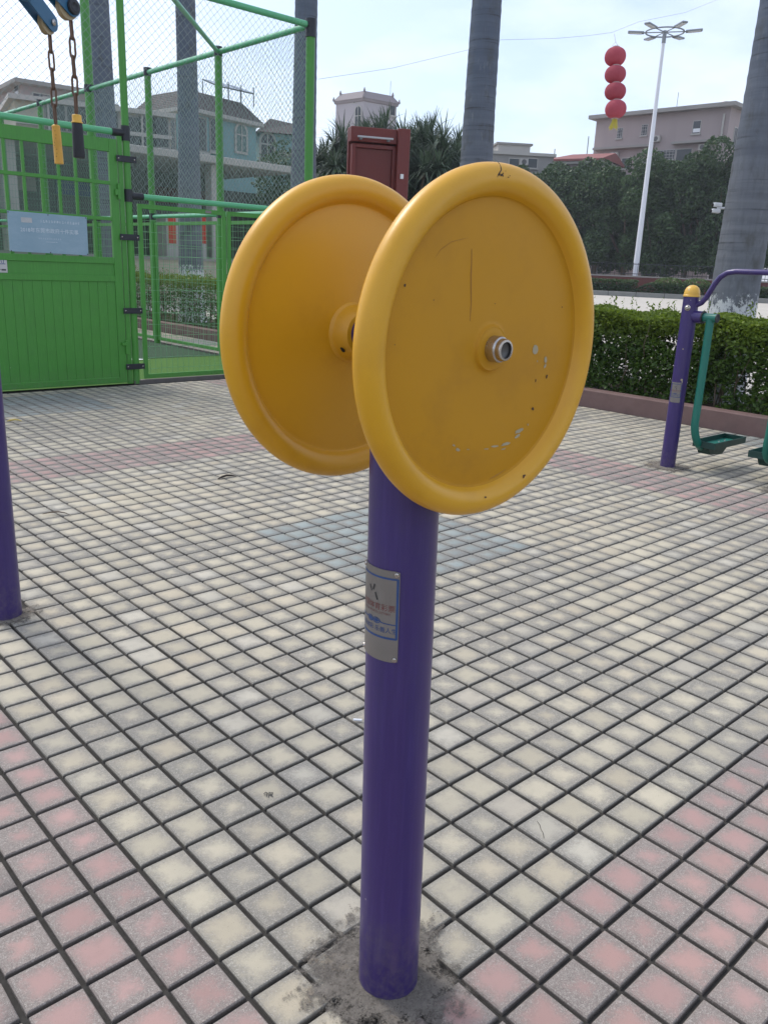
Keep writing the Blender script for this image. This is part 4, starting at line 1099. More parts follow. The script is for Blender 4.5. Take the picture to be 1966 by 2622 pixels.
def far_hedge(s0, s1, h, label, taper=0.0, off=.5, depth=1.3, seed=0):
    c = p0 + dv * (s0 + s1) / 2 + nv * (off + depth / 2)
    root = thing('clipped_hedge', (c.x, c.y, .1), label, 'hedge', 'clipped hedges along the far kerb'); n = int((s1 - s0) * 900)
    u = rng.uniform(s0, s1, n); face = rng.uniform(0, 1, n)
    v = np.where(face < .5, rng.normal(.03, .04, n), rng.uniform(0, depth, n)); z = np.where(face < .5, rng.uniform(.1, h, n), h + rng.normal(0, .04, n))
    if taper: z = np.minimum(z, .25 + (h - .2) * np.clip((u - s0) / taper, 0, 1) ** .5 + rng.normal(0, .03, n))
    P = np.array(p0)[None] + np.outer(u, np.array(dv)) + np.outer(v + off, np.array(nv)); P[:, 2] = z
    stuff(leaf_mesh('foliage', P, .16, M_farhedge, root, .4, .6, np.clip((z - h + .25) / .3, 0, .6) * rng.uniform(0, 1, n)))
    m = MB(); m.box(c + Vector((0, 0, h * .42)), (max(.5, s1 - s0 - .7 - 2 * taper), depth - .3, h * .78), M=M2); m.build('core', M_stem, root)
    return root
def s_of(px):
    # where the sight line crosses the kerb line
    v = ray(px, 640); v = Vector((v[0], v[1], 0)); o = Vector((CAM[0], CAM[1], 0))
    den = v.x * (-dv.y) + v.y * dv.x
    w_ = p0 - o
    t_ = (w_.x * (-dv.y) + w_.y * dv.x) / den; hit = o + v * t_
    return (hit - p0).dot(dv)
sL, s1_, s2_, s3_ = 0, s_of(1374), s_of(1352), Ltot
far_hedge(sL, s1_, 1.10, 'dark clipped hedge at the far kerb, left of the white lamp mast')
far_hedge(s2_ + .6, s_of(1538), 1.02, 'dark clipped hedge at the far kerb between the lamp mast and the right palm', 1.2, .25, 1.3)
far_hedge(s_of(1538) + .5, s3_, 1.02, 'dark clipped hedge at the far kerb, right of the right palm', 0, .25, 1.3)
for px, lab in ((1440, 'small yellow green round shrub on the far hedge, nearest the lamp mast'), (1502, 'small yellow green round shrub peeping over the far hedge behind the yellow cap')):
    s_ = s_of(px); c = p0 + dv * s_ + nv * 1.3; root = thing('round_shrub', (c.x, c.y, .8), lab, 'shrub', 'round shrubs over the far hedge')
    d = rng.normal(size=(900, 3)); d /= np.linalg.norm(d, axis=1)[:, None]; P = d * np.array([1.0, 1.0, .45]) + np.array([c.x, c.y, 1.02]); P = P[P[:, 2] > .7]
    leaf_mesh('foliage', P, .16, M_farhedge, root, .5, .6, np.ones(len(P)) * .75)
    m = MB(); m.cyl((c.x, c.y, 0), (c.x, c.y, 1.1), .05, n=6); m.build('stem', M_bark, root)

# ================================================================ BACKGROUND OBJECTS
# ---- red signboard on the plaza
M_grille_wire = mat_plain('pale_cable', (.42, .43, .45), .6, 0, .1, 3)
M_red = mat_plain('red_painted_metal', (.14, .020, .015), .5, 0, .12, 2)
M_red2 = mat_plain('dark_red_panel', (.125, .018, .013), .55, 0, .12, 2)
pl_ = at(762, 278, 18); pr2 = at(862, 270, 18.0)
S0 = Vector((pl_[0], pl_[1], 0)); S1 = Vector((pr2[0], pr2[1], 0)); sd = (S1 - S0); sw = sd.length; sd.normalize(); sn = Vector((-sd.y, sd.x, 0))
if sn.dot(Vector((D_[0], D_[1], 0))) < 0: sn = -sn
# turn it a little so its right flank shows
rotq = Matrix.Rotation(math.radians(14), 3, 'Z'); sd = rotq @ sd; sn = rotq @ sn
sgn_ = thing('signboard', S0 + sd * sw / 2, 'tall dark red signboard with a white lamp strip across its top', 'signboard')
MS = Matrix((sd, sn, Vector((0, 0, 1)))).transposed()
Ht = float(at(800, 272, 18)[2])
def sb(name, u0, u1, v0, v1, z0, z1, mat, par=None, bev=.01):
    m = MB(); m.box(S0 + sd * (u0 + u1) / 2 + sn * (v0 + v1) / 2 + Vector((0, 0, (z0 + z1) / 2)), (abs(u1 - u0), abs(v1 - v0), z1 - z0), M=MS, bev=bev); return m.build(name, mat, par or sgn_)
sb('back_board', -.02, sw + .02, .30, .42, 0, Ht, M_red)
sb('side_post', sw + .02, sw + .30, -.05, .42, 0, Ht + .02, M_red)
sb('header', -.02, sw + .02, .05, .30, Ht - .30, Ht, M_red)
fr = sb('panel', .10, sw - .06, .14, .30, .35, Ht - .42, M_red2)
for (u0, u1, z0, z1) in ((.02, .10, .3, Ht - .34), (sw - .06, sw + .018, .3, Ht - .34), (.10, sw - .06, Ht - .42, Ht - .34), (.10, sw - .06, .28, .35)):
    sb('frame_bar', u0, u1, .08, .30, z0, z1, M_red, fr, .006)
sb('lamp_strip', .10, sw - .10, -.10, -.04, Ht - .235, Ht - .20, M_grille_wire, None, .004)
for u in (.16, sw - .22): sb('lamp_bracket', u, u + .05, -.07, .06, Ht - .27, Ht - .235, M_lamp, None, .003)
sb('switch_box', sw + .10, sw + .17, -.09, -.05, Ht - 1.02, Ht - .92, M_white, None, .004)

# ---- overhead wire and lantern string
wpts = [(688, 170, 13.9), (848, 146, 15.0), (1010, 107, 16.2), (1082, 85, 16.6), (1200, 82, 17.0), (1270, 76, 17.2), (1322, 69, 17.3), (1380, 46, 17.8), (1430, 36, 18.2), (1480, 26, 18.8), (1545, 0, 19.8), (1640, -45, 21.5), (1800, -110, 24), (2100, -180, 27)]
W3 = [Vector(at(*q)) for q in wpts]
wire = thing('overhead_wire', W3[0], 'thin sagging wire strung across the sky from the palm to the upper right', 'wire')
m = MB(); m.tube(W3, .0034, 6); m.build('cable', M_grille_wire, wire)
e = W3[-1]; m = MB(); m.cyl((e.x, e.y, 0), (e.x, e.y, e.z + .3), .08, .05, n=12); m.build('end_pole', M_mast, wire, 40)
M_lred = mat_leaf('red_lantern_cloth', (.58, .155, .20), (.66, .19, .24), None, .55, .8)
M_lcap = mat_plain('lantern_band', (.50, .40, .38), .6, 0, .2, 20)
M_tassel = mat_plain('yellow_tassel', (.62, .55, .10), .8, 0, .15, 20)
LT = Vector(at(1327, 72, 17.3))
lan = thing('lantern_string', LT, 'string of four red lanterns with a yellow tassel hanging from the wire', 'lantern')
cy = [121.5, 160, 197, 235]; hh = [37.5, 35, 35, 36.5]
xs_ = [1329, 1329, 1329, 1330]
dvec = Vector((D_[0], D_[1], 0)).normalized()
prev_z = None
for i in range(4):
    c = Vector(at(xs_[i], cy[i], 17.3))
    hgt = hh[i] * K / FPX * 17.3; R_ = 45.5 / 2 * K / FPX * 17.3
    # gored cloth lantern: ribs pull in between panels
    nA, nZ = 64, 18; vs = []; fs = []
    for k in range(nZ + 1):
        ph = -PI / 2 + PI * (k / nZ) * .92 + PI * .04
        for a in range(nA):
            an = 2 * PI * a / nA; g_ = 1 - .030 * (1 - abs(math.sin(an * 4))) * math.cos(ph)
            r_ = R_ * math.cos(ph) ** .75 * g_; vs.append((c.x + r_ * math.cos(an), c.y + r_ * math.sin(an), c.z + hgt / 2 * math.sin(ph)))
    for k in range(nZ):
        for a in range(nA): fs.append((k * nA + a, k * nA + (a + 1) % nA, (k + 1) * nA + (a + 1) % nA, (k + 1) * nA + a))
    m = MB(); m.add(vs, fs); lo = m.build('lantern', M_lred, lan, 60)
    m = MB()
    for a in range(8):
        an = 2 * PI * a / 8; m.tube([(c.x + R_ * math.cos(ph) ** .75 * 1.0 * .975 * math.cos(an), c.y + R_ * math.cos(ph) ** .75 * .975 * math.sin(an), c.z + hgt / 2 * math.sin(ph)) for ph in arc(14, -1.4, 1.4)], .0022, 5, False)
    m.build('ribs', M_lred, lo)
    for sg in (1, -1):
        m = MB(); m.cyl((c.x, c.y, c.z + sg * hgt * .475), (c.x, c.y, c.z + sg * hgt * .535), .072, n=20); m.build('band', M_lcap, lo, 40)
    if i == 3:
        m = MB(); zt = c.z - hgt * .52
        for k in range(60):
            a = random.uniform(0, 2 * PI); r0 = .05 * math.sqrt(random.random()); p = Vector((c.x + r0 * math.cos(a), c.y + r0 * math.sin(a), zt))
            q = p + Vector((.045 * math.cos(a) + random.gauss(0, .012), .045 * math.sin(a) + random.gauss(0, .012), -.16 - random.uniform(0, .06))); m.tube([p, (p + q) / 2 + Vector((0, 0, -.01)), q], .0045, 4, False)
        m.build('tassel', M_tassel, lan)
m = MB(); ctop = Vector(at(1329, 99, 17.3)); cbot = Vector(at(1330, 252, 17.3)); m.tube([LT, ctop + Vector((0, 0, .07))], .004, 5); m.tube([ctop + Vector((-.06, .05, -.01)), ctop + Vector((0, 0, .08)), ctop + Vector((.06, -.05, -.01))], .004, 5); m.tube([ctop, cbot], .006, 5)
m.build('hanging_cord', M_lcap, lan)

# ---- white lamp mast
LD = 62.6
tp = Vector(at(1434, 86, LD)); mx, my, mz = tp.x, tp.y, tp.z
mast = thing('lamp_mast', (mx, my, 0), 'tall white lamp mast with a ring of six flat lamp heads', 'lamp post')
m = MB(); m.tube([(mx, my, 0), (mx, my, mz * .5), (mx, my, mz)], [.24, .18, .115], 20); m.build('pole', M_mast, mast, 40)
m = MB(); m.cyl((mx, my, 0), (mx, my, .4), .34, .30, n=20); m.build('base', M_mast, mast, 40)
rz = mz + .55; RR = 1.40
m = MB(); m.cyl((mx, my, mz - .2), (mx, my, rz + .1), .15, n=14); m.build('hub', M_lamp, mast, 40)
m = MB(); m.tube([(mx + RR * math.cos(a), my + RR * math.sin(a), rz) for a in arc(48, 0, 2 * PI)[:-1]], .055, 8, closed=True); m.build('ring', M_lamp, mast, 60)
va = math.atan2(my - CAM[1], mx - CAM[0]) - PI / 2
for k in range(6):
    a = va + k * PI / 3; u_ = Vector((math.cos(a), math.sin(a), 0)); o_ = Vector((mx, my, rz))
    if k % 3 != 0 or True:
        m = MB(); m.cyl(o_ + u_ * .1, o_ + u_ * (RR + .12), .04, n=8); m.build('arm', M_lamp, mast, 40)
    side = Vector((-u_.y, u_.x, 0)); M3 = Matrix((u_, side, Vector((0, 0, 1)))).transposed() @ Matrix.Rotation(-.06, 3, 'Y')
    m = MB(); m.box(o_ + u_ * (RR + .70) + Vector((0, 0, .04)), (1.20, .46, .13), M=M3, bev=.03); h_ = m.build('lamp_head', M_lamp, mast)
    m = MB(); m.box(o_ + u_ * (RR + .74) + Vector((0, 0, -.035)), (.9, .36, .03), M=M3); m.build('lens', M_white, h_)

# ---- floodlight cluster on the right palm's far side
fc = Vector(at(1549, 449, 9.35)); fl = thing('security_camera', fc, 'small white twin camera bracketed to the right palm trunk', 'camera')
for dz, dl in ((.035, 0), (-.03, -.01)):
    c_ = fc + Vector((0, 0, dz)) + Vector(A_) * dl; m = MB(); m.box(c_, (.10, .05, .045), rz=math.atan2(A_[1], A_[0]) + .3, bev=.008); hb = m.build('camera_body', M_white, fl)
    m = MB(); m.lathe([(0, .012), (.016, .012), (.018, 0)], c_ - Vector(A_) * .05, -Vector(A_), 12); m.build('lens', M_hole, hb)
m = MB(); m.cyl(fc, fc + Vector(A_) * .16, .012, n=8); m.build('bracket', M_white, fl)

# ================================================================ BUILDINGS
M_wall_pink = mat_plain('grey_pink_render', (.33, .275, .265), .85, 0, .10, .35, streak=(.5, .06, .35, (.24, .20, .195)))
M_wall_cream = mat_plain('cream_render', (.40, .37, .29), .85, 0, .10, .4, streak=(.6, .08, .35, (.27, .25, .20)))
M_wall_teal = mat_plain('pale_teal_render', (.17, .31, .32), .85, 0, .08, .5, streak=(.7, .1, .3, (.13, .23, .24)))
M_wall_tower = mat_plain('pale_grey_tower', (.40, .37, .385), .85, 0, .08, .5)
M_trim = mat_plain('pale_trim', (.40, .385, .355), .8, 0, .08, .7)
M_grime = mat_plain('weathered_concrete', (.26, .25, .235), .9, 0, .2, .6)
M_glass = mat_plain('dark_window_glass', (.03, .035, .04), .15, 0, .2, 1)
M_grille = mat_plain('window_grille', (.35, .34, .33), .6, .2, .1, 2)
M_redroof = mat_plain('red_roof_sheet', (.24, .085, .075), .8, 0, .15, .8)
M_slate = mat_plain('slate_roof_tile', (.085, .07, .07), .8, 0, .2, 2)
M_shutter = mat_plain('grey_roller_shutter', (.10, .10, .095), .6, .2, .15, 1)  # shutter grey kept dark, with arcade shade put into it
M_couplet = mat_plain('red_couplet_paper', (.46, .04, .02), .6, 0, .1, 4)
M_brickred = mat_plain('dark_red_wall', (.10, .03, .025), .9, 0, .2, 1)

M_shade = mat_plain('shaded_shop_wall', (.085, .09, .08), .8, 0, .25, 1.2)  # wall under the canopy, its shade put into the colour
class Facade:
    """a vertical wall through two plan points; pixel helper returns (along, height)"""
    def __init__(s, a, b):
        s.a = Vector((a[0], a[1], 0)); s.b = Vector((b[0], b[1], 0)); s.d = (s.b - s.a); s.L = s.d.length; s.d.normalize()
        s.n = Vector((-s.d.y, s.d.x, 0)); c = Vector((CAM[0], CAM[1], 0))
        if s.n.dot(c - s.a) < 0: s.n = -s.n       # outward, towards the camera
        s.M = Matrix((s.d, -s.n, Vector((0, 0, 1)))).transposed()
    def uz(s, px, py):
        v = Vector(ray(px, py)); t_ = (s.a - C0).dot(s.n) / v.dot(s.n); P = C0 + v * t_; return (P - s.a).dot(s.d), P.z
    def box(s, name, u0, u1, z0, z1, o0, o1, mat, parent, bev=0):
        """o: outward offset range"""
        m = MB(); m.box(s.a + s.d * (u0 + u1) / 2 + s.n * (o0 + o1) / 2 + Vector((0, 0, (z0 + z1) / 2)), (abs(u1 - u0), abs(o1 - o0), abs(z1 - z0)), M=s.M, bev=bev); return m.build(name, mat, parent)
    def window(s, parent, px, py, w, h, bars=0, frame=None, sill=True):
        u, z = s.uz(px, py)
        wn_ = s.box('window', u - w / 2 - .07, u + w / 2 + .07, z - h / 2 - .07, z + h / 2 + .07, -.05, .035, frame or M_trim, parent)
        s.box('pane', u - w / 2, u + w / 2, z - h / 2, z + h / 2, .0, .041, M_glass, wn_)
        for k in range(bars):
            f_ = (k + .5) / bars; s.box('bar', u - w / 2 + w * f_ - .02, u - w / 2 + w * f_ + .02, z - h / 2, z + h / 2, .05, .08, M_grille, wn_)
        if bars:
            for k in range(3): s.box('bar', u - w / 2, u + w / 2, z - h / 2 + h * (k + .5) / 3 - .02, z - h / 2 + h * (k + .5) / 3 + .02, .082, .10, M_grille, wn_)
        if sill: s.box('sill', u - w / 2 - .15, u + w / 2 + .15, z - h / 2 - .17, z - h / 2 - .072, -.05, .15, M_trim, wn_)
        return wn_
def solve_depth(px, py, z):
    v = ray(px, py); return (z - CAM[2]) / v[2]
def facade_px(pL, pR, DL):
    A0 = at(*pL, DL); DR = solve_depth(*pR, A0[2]); return Facade(A0, at(*pR, DR)), float(A0[2])
def body(fc, parent, h, depth, mat, name='wall', z0=-.1):
    m = MB(); m.box(fc.a + fc.d * fc.L / 2 - fc.n * depth / 2 + Vector((0, 0, (h + z0) / 2)), (fc.L, depth, h - z0), M=fc.M); return m.build(name, mat, parent)

# big flat-roofed block at the right
fc1, h1 = facade_px((1289, 258), (1580, 230), 92)
b1 = thing('flat_roofed_building', fc1.a + fc1.d * fc1.L / 2, 'big grey pink flat roofed building above the ficus trees at the right', 'building')
body(fc1, b1, h1, 9, M_wall_pink)
fc1.box('roof', -.6, fc1.L + .7, h1, h1 + .38, -9.6, .8, M_grime, b1)
fc1.window(b1, 1339, 287, .55, .95, 2, M_grille); fc1.window(b1, 1392, 280, .60, 1.0, 2, M_grille); wi = fc1.window(b1, 1505, 274, .75, 1.15, 0)
u, z = fc1.uz(1505, 281); fc1.box('blind', u - .37, u + .37, z - .18, z + .18, .03, .06, M_white, wi)
fc1.window(b1, 1436, 334, 2.2, .85, 6, M_grille); fc1.window(b1, 1477, 334, 1.6, 1.1, 0); fc1.window(b1, 1352, 352, 1.0, 1.0, 0); fc1.window(b1, 1388, 355, .9, .9, 3, M_grille)
for (a, b, dz) in (((1287, 324), (1414, 313), .22), ((1456, 310), (1554, 303), .22)):
    u0, z0 = fc1.uz(*a); u1, z1 = fc1.uz(*b); fc1.box('ledge', u0, u1, (z0 + z1) / 2 - dz / 2, (z0 + z1) / 2 + dz / 2, -.1, .75, M_grime, b1)
u0, z0 = fc1.uz(1566, 245); u1, z1 = fc1.uz(1560, 330); m = MB(); p_ = fc1.a + fc1.d * u0 + fc1.n * .14; m.cyl((p_.x, p_.y, z1), (p_.x, p_.y, z0), .10, n=10); m.build('drain_pipe', M_trim, b1, 40)
sidef = Facade(fc1.b, fc1.b - fc1.n * 9)
u = 2.2; wq = sidef.box('window', u - .75, u + .75, h1 - 3.6, h1 - 1.6, -.05, .04, M_trim, b1); sidef.box('pane', u - .65, u + .65, h1 - 3.5, h1 - 1.7, .0, .05, M_glass, wq)
for k in range(5): sidef.box('bar', u - .65 + .3 * k, u - .62 + .3 * k, h1 - 3.5, h1 - 1.7, .06, .09, M_grille, wq)

# low red-roofed house and flat grey house left of it
fc2, h2 = facade_px((1192, 345), (1300, 342), 86)
b2 = thing('red_roofed_house', fc2.a + fc2.d * fc2.L / 2, 'low house with a faded red roof left of the big block', 'house')
body(fc2, b2, h2, 7, M_wall_pink)
m = MB(); zr = h2 + .95; a, d, n_ = fc2.a, fc2.d, fc2.n
def P3(u, o, z): q = a + d * u + n_ * o; return (q.x, q.y, z)
m.add([P3(-.6, .6, h2), P3(fc2.L + .3, .6, h2), P3(fc2.L + .3, -3.5, zr), P3(1.0, -3.5, zr), P3(-.6, -7.6, h2), P3(fc2.L + .3, -7.6, h2), P3(-.6, .6, h2 - .2), P3(fc2.L + .3, .6, h2 - .2)],
      [(0, 1, 2, 3), (3, 2, 5, 4), (0, 3, 4), (1, 5, 2), (6, 7, 1, 0)]); m.build('roof', M_redroof, b2)
fc2.box('eaves', -.5, fc2.L + .2, h2 - .45, h2 - .2, -.1, .45, M_trim, b2)
fc2.window(b2, 1215, 356, 1.2, .9); fc2.window(b2, 1265, 356, 1.2, .9)
for px in (1196, 1266):
    q = at(px, 350, 88); tq = at(px, 322 if px == 1196 else 296, 88); m = MB(); m.cyl((q[0], q[1], h2 - .3), (q[0], q[1], float(tq[2])), .05, n=6); m.build('antenna', M_lamp, b2)
fc3, h3 = facade_px((1057, 331), (1196, 339), 80)
b3 = thing('flat_roofed_house', fc3.a + fc3.d * fc3.L / 2, 'low weathered grey house with a flat parapet roof just above the front wheel', 'house')
body(fc3, b3, h3, 7, M_grime)
fc3.box('parapet', -.2, fc3.L + .2, h3, h3 + .28, -7.2, .2, M_trim, b3); fc3.box('roof_hut', 1.0, 4.2, h3 + .281, h3 + 1.0, -4.5, -.8, M_trim, b3); fc3.box('hut_roof', .8, 4.4, h3 + 1.001, h3 + 1.18, -4.7, -.6, M_grime, b3)
for px in (1110, 1150): fc3.window(b3, px, 352, .9, .8)

# tower with flared tiled roof, seen on its corner
TD = 72
tc = at(786, 211, TD); th = float(tc[2]); tl = at(726, 219, solve_depth(726, 219, th)); tr_ = at(857, 224, solve_depth(857, 224, th))
tw = thing('tiled_tower', (tc[0], tc[1], 0), 'pale square tower with upturned tiled eaves above the spiky palms', 'tower')
f_l = Facade(tl, tc); f_r = Facade(tc, tr_)
p4 = Vector(tl) + Vector(tr_) - Vector(tc)
Q = [Vector((q[0], q[1], 0)) for q in (tl, tc, tr_, p4)]
m = MB(); m.add([(q.x, q.y, -.1) for q in Q] + [(q.x, q.y, th) for q in Q], [(0, 1, 5, 4), (1, 2, 6, 5), (2, 3, 7, 6), (3, 0, 4, 7), (4, 5, 6, 7)]); m.build('wall', M_wall_tower, tw)
cen = sum(Q, Vector()) / 4
def ringq(k, z): return [(cen.x + (q.x - cen.x) * k, cen.y + (q.y - cen.y) * k, z) for q in Q]
m = MB(); rings = [ringq(1.001, th - .25), ringq(1.05, th - .2), ringq(1.08, th), ringq(1.10, th + .02), ringq(1.0, th + .28), ringq(.86, th + .62), ringq(.85, th + .64)]
vs = [v for r_ in rings for v in r_]; fs = []
for i in range(len(rings) - 1):
    for k in range(4): fs.append((i * 4 + k, i * 4 + (k + 1) % 4, (i + 1) * 4 + (k + 1) % 4, (i + 1) * 4 + k))
fs.append(tuple((len(rings) - 1) * 4 + k for k in range(4))); m.add(vs, fs)
M_towerroof = mat_plain('tower_roof_tile', (.26, .23, .235), .8, 0, .15, 2)
m.build('roof', M_towerroof, tw)
for q in ringq(1.08, th + .12) + ringq(.86, th + .68):
    m = MB(); m.lathe([(.10, -.1), (.11, .05), (.06, .12), (.07, .16), (0, .28)], q, (0, 0, 1), 10); m.build('finial', M_towerroof, tw, 50)
def arch_window(fc, parent, px, py, w, h, mat_f=M_trim, mat_p=M_glass):
    u, z = fc.uz(px, py)
    def shape(gw, gh, o):
        pts = [(-gw / 2, -gh / 2), (gw / 2, -gh / 2)] + [(gw / 2 * math.cos(a_), gh / 2 - gw / 2 + gw / 2 * math.sin(a_)) for a_ in arc(12, 0, PI)]
        k = len(pts); vs = []
        for oo in (o, -.02):
            for (x_, z_) in pts: q = fc.a + fc.d * (u + x_) + fc.n * oo; vs.append((q.x, q.y, z + z_))
        return vs, [tuple(range(k))] + [(i, k + i, k + (i + 1) % k, (i + 1) % k) for i in range(k)]
    m = MB(); m.add(*shape(w + .22, h + .22, .06)); wn_ = m.build('window', mat_f, parent)
    m = MB(); m.add(*shape(w, h, .066)); m.build('pane', mat_p, wn_)
    fc.box('mullion', u - .03, u + .03, z - h / 2, z + h / 2, .0, .09, mat_f, wn_); fc.box('transom', u - w / 2, u + w / 2, z + h * .12 - .03, z + h * .12 + .03, .0, .088, mat_f, wn_)
    return wn_
arch_window(f_l, tw, 774, 256, .65, 2.0); f_l.window(tw, 766, 217, .2, .3, 0, sill=False); f_r.window(tw, 848, 236, .5, .9)
m = MB(); q = at(843, 205, TD + 2); m.cyl((q[0], q[1], th), (q[0], q[1], th + 1.9), .02, n=5); m.build('antenna', M_lamp, tw)

# pale teal villa with slate mansard roof behind the fence
vc = at(402, 236, 36); vh = float(vc[2]); vl = at(300, 250, solve_depth(300, 250, vh)); vr = at(553, 270, solve_depth(553, 270, vh))
vil = thing('teal_villa', (vc[0], vc[1], 0), 'pale teal villa with a dark slate mansard roof behind the court fence', 'house')
g_l = Facade(vl, vc); g_r = Facade(vc, vr); p4 = Vector(vl) + Vector(vr) - Vector(vc)
Q = [Vector((q[0], q[1], 0)) for q in (vl, vc, vr, p4)]
m = MB(); m.add([(q.x, q.y, -.1) for q in Q] + [(q.x, q.y, vh) for q in Q], [(0, 1, 5, 4), (1, 2, 6, 5), (2, 3, 7, 6), (3, 0, 4, 7), (4, 5, 6, 7)]); m.build('wall', M_wall_teal, vil)
cen = sum(Q, Vector()) / 4
def ringv_(off, z):
    out = []
    for i, q in enumerate(Q):
        e1 = (Q[(i + 1) % 4] - q).normalized(); e2 = (Q[i - 1] - q).normalized(); out.append(((q - (e1 + e2) * off).x, (q - (e1 + e2) * off).y, z))
    return out
m = MB(); rings = [ringv_(.02, vh - .12), ringv_(.28, vh - .06), ringv_(.28, vh + .10)]
vs = [v for r_ in rings for v in r_]; fs = [(i * 4 + k, i * 4 + (k + 1) % 4, (i + 1) * 4 + (k + 1) % 4, (i + 1) * 4 + k) for i in range(2) for k in range(4)]; fs.append((8, 9, 10, 11)); m.add(vs, fs); m.build('eaves', M_trim, vil)
# mansard courses of slate, each a stepped row
mr = None
for i in range(9):
    o0 = .26 - .085 * i; z0 = vh + .10 + .093 * i; m = MB()
    rings = [ringv_(o0, z0), ringv_(o0, z0 + .03), ringv_(o0 - .085, z0 + .094)]
    vs = [v for r_ in rings for v in r_]; m.add(vs, [(a_ * 4 + k, a_ * 4 + (k + 1) % 4, (a_ + 1) * 4 + (k + 1) % 4, (a_ + 1) * 4 + k) for a_ in range(2) for k in range(4)] + ([(8, 9, 10, 11)] if i == 8 else []))
    c_ = m.build('roof' if i == 0 else 'slate_course', M_slate, vil if i == 0 else mr)
    if i == 0: mr = c_
arch_window(g_r, vil, 520, 298, .62, 1.15, M_trim, mat_plain('green_window', (.06, .13, .12), .3, 0, .1, 2)); g_r.window(vil, 462, 290, .42, 1.3, 0, M_grime); g_r.window(vil, 436, 290, .42, 1.3, 0, M_grime)
g_l.window(vil, 372, 290, .5, 1.2, 0, M_grime)
# solar rack on the roof
m = MB(); q0 = Vector(at(452, 212, 38.0)); q1 = Vector(at(534, 224, 39.5)); dd = (q1 - q0); dd.z = 0; Ld = dd.length; dd.normalize(); ss = Vector((-dd.y, dd.x, 0)); zt = vh + 1.55
MR = Matrix((dd, ss, Vector((0, 0, 1)))).transposed() @ Matrix.Rotation(.32, 3, 'X')
for k in range(3): m.box(Vector((q0.x, q0.y, zt)) + dd * Ld * (k + .5) / 3, (Ld / 3 - .12, 1.3, .06), M=MR)
rk = m.build('roof_rack', M_glass, vil)
for k in range(4):
    for sg in (-.5, .5):
        p_ = Vector((q0.x, q0.y, 0)) + dd * Ld * k / 3 + ss * sg; m = MB(); m.cyl((p_.x, p_.y, vh + .8), (p_.x, p_.y, zt + .1), .03, n=5); m.build('rack_leg', M_lamp, rk)
# smaller teal annex on its right
vr2 = at(561, 285, 40); ah = float(vr2[2]); fa = Facade(vr2, at(640, 292, solve_depth(640, 292, ah)))
anx = thing('teal_annex', fa.a + fa.d * fa.L / 2, 'low pale teal annex with slate roof right of the teal villa', 'house')
body(fa, anx, ah, 5, M_wall_teal)
m = MB(); a, d, n_ = fa.a, fa.d, fa.n
m.add([P3(-.2, .3, ah), P3(fa.L + .3, .3, ah), P3(fa.L, -.6, ah + .6), P3(.6, -.6, ah + .75), P3(-.2, -5, ah), P3(fa.L + .3, -5, ah), P3(fa.L, -4, ah + .6), P3(.6, -4, ah + .7)], [(0, 1, 2, 3), (3, 2, 6, 7), (0, 3, 7, 4), (1, 5, 6, 2), (7, 6, 5, 4)]); m.build('roof', M_slate, anx)
fa.box('awning', fa.L * .45, fa.L, ah - 1.0, ah - .92, 0, 1.1, M_trim, anx); arch_window(fa, anx, 578, 318, .6, 1.2)
x, y = ground_under(598, 34); bush('garden_tree', (x, y), (1.2, 1.2, 5.6), 3200, .2, M_ficus, 'green tree in front of the teal annex behind the fence', 'tree', 77)

# cream shop block with arcade
fcc, hc = facade_px((30, 214), (368, 255), 28.5)
crm = thing('cream_shop_block', fcc.a + fcc.d * fcc.L / 2, 'long cream two storey shop block behind the fence at the left', 'building')
body(fcc, crm, hc, 4, M_wall_cream)
fcc.box('roof_band', -.2, fcc.L + .15, hc, hc + .16, -4.1, .25, M_trim, crm); fcc.box('band', 0, fcc.L, hc - .75, hc - .62, -.05, .14, M_trim, crm)
for px in (292, 318, 345, 235, 200, 165, 120): fcc.window(crm, px, 285 if px > 250 else 252 + (px - 165) * .11, .62, 1.0, 0, M_grime)
fca, ha = facade_px((150, 292), (640, 360), 23.2)
# the arcade canopy and what stands under it
arc_ = thing('shop_arcade', fca.a + fca.d * fca.L / 2, 'shaded shop arcade with pale canopy edge and pillars behind the court fence', 'arcade')
ex0, ex1 = -9.0, fca.L
fca.box('canopy', ex0, ex1, ha - .22, ha, -5.0, 0, M_trim, arc_, .02)
fca.box('back_wall', ex0, ex1, 0, ha - .22, -5.0, -4.6, M_shade, arc_); fca.box('end_wall', ex1 - .002, ex1 + 7, 0, ha - .6, -5.01, -4.61, M_shade, arc_)
fca.box('floor', ex0, ex1, 0, .16, -4.6, .3, M_greykerb, arc_)
uu = ex0 + .8
while uu < ex1 - .3:
    fca.box('pillar', uu - .2, uu + .2, .16, ha - .22, -.75, -.35, M_trim, arc_, .02); uu += 3.3
uu = ex0 + .5
while uu < ex1 - 3.0:
    sh = fca.box('shop_front', uu, uu + 2.6, .16, 3.2, -4.6, -4.5, M_shutter, arc_)
    for k in range(15): fca.box('shutter_slat', uu + .04, uu + 2.56, .22 + k * .197, .22 + k * .197 + .15, -4.5, -4.465, M_shutter, sh)
    fca.box('shop_sign', uu, uu + 2.6, 3.3, 3.85, -4.6, -4.42, random.choice((M_brickred, M_trim, M_ink_blue)), arc_); uu += 3.3
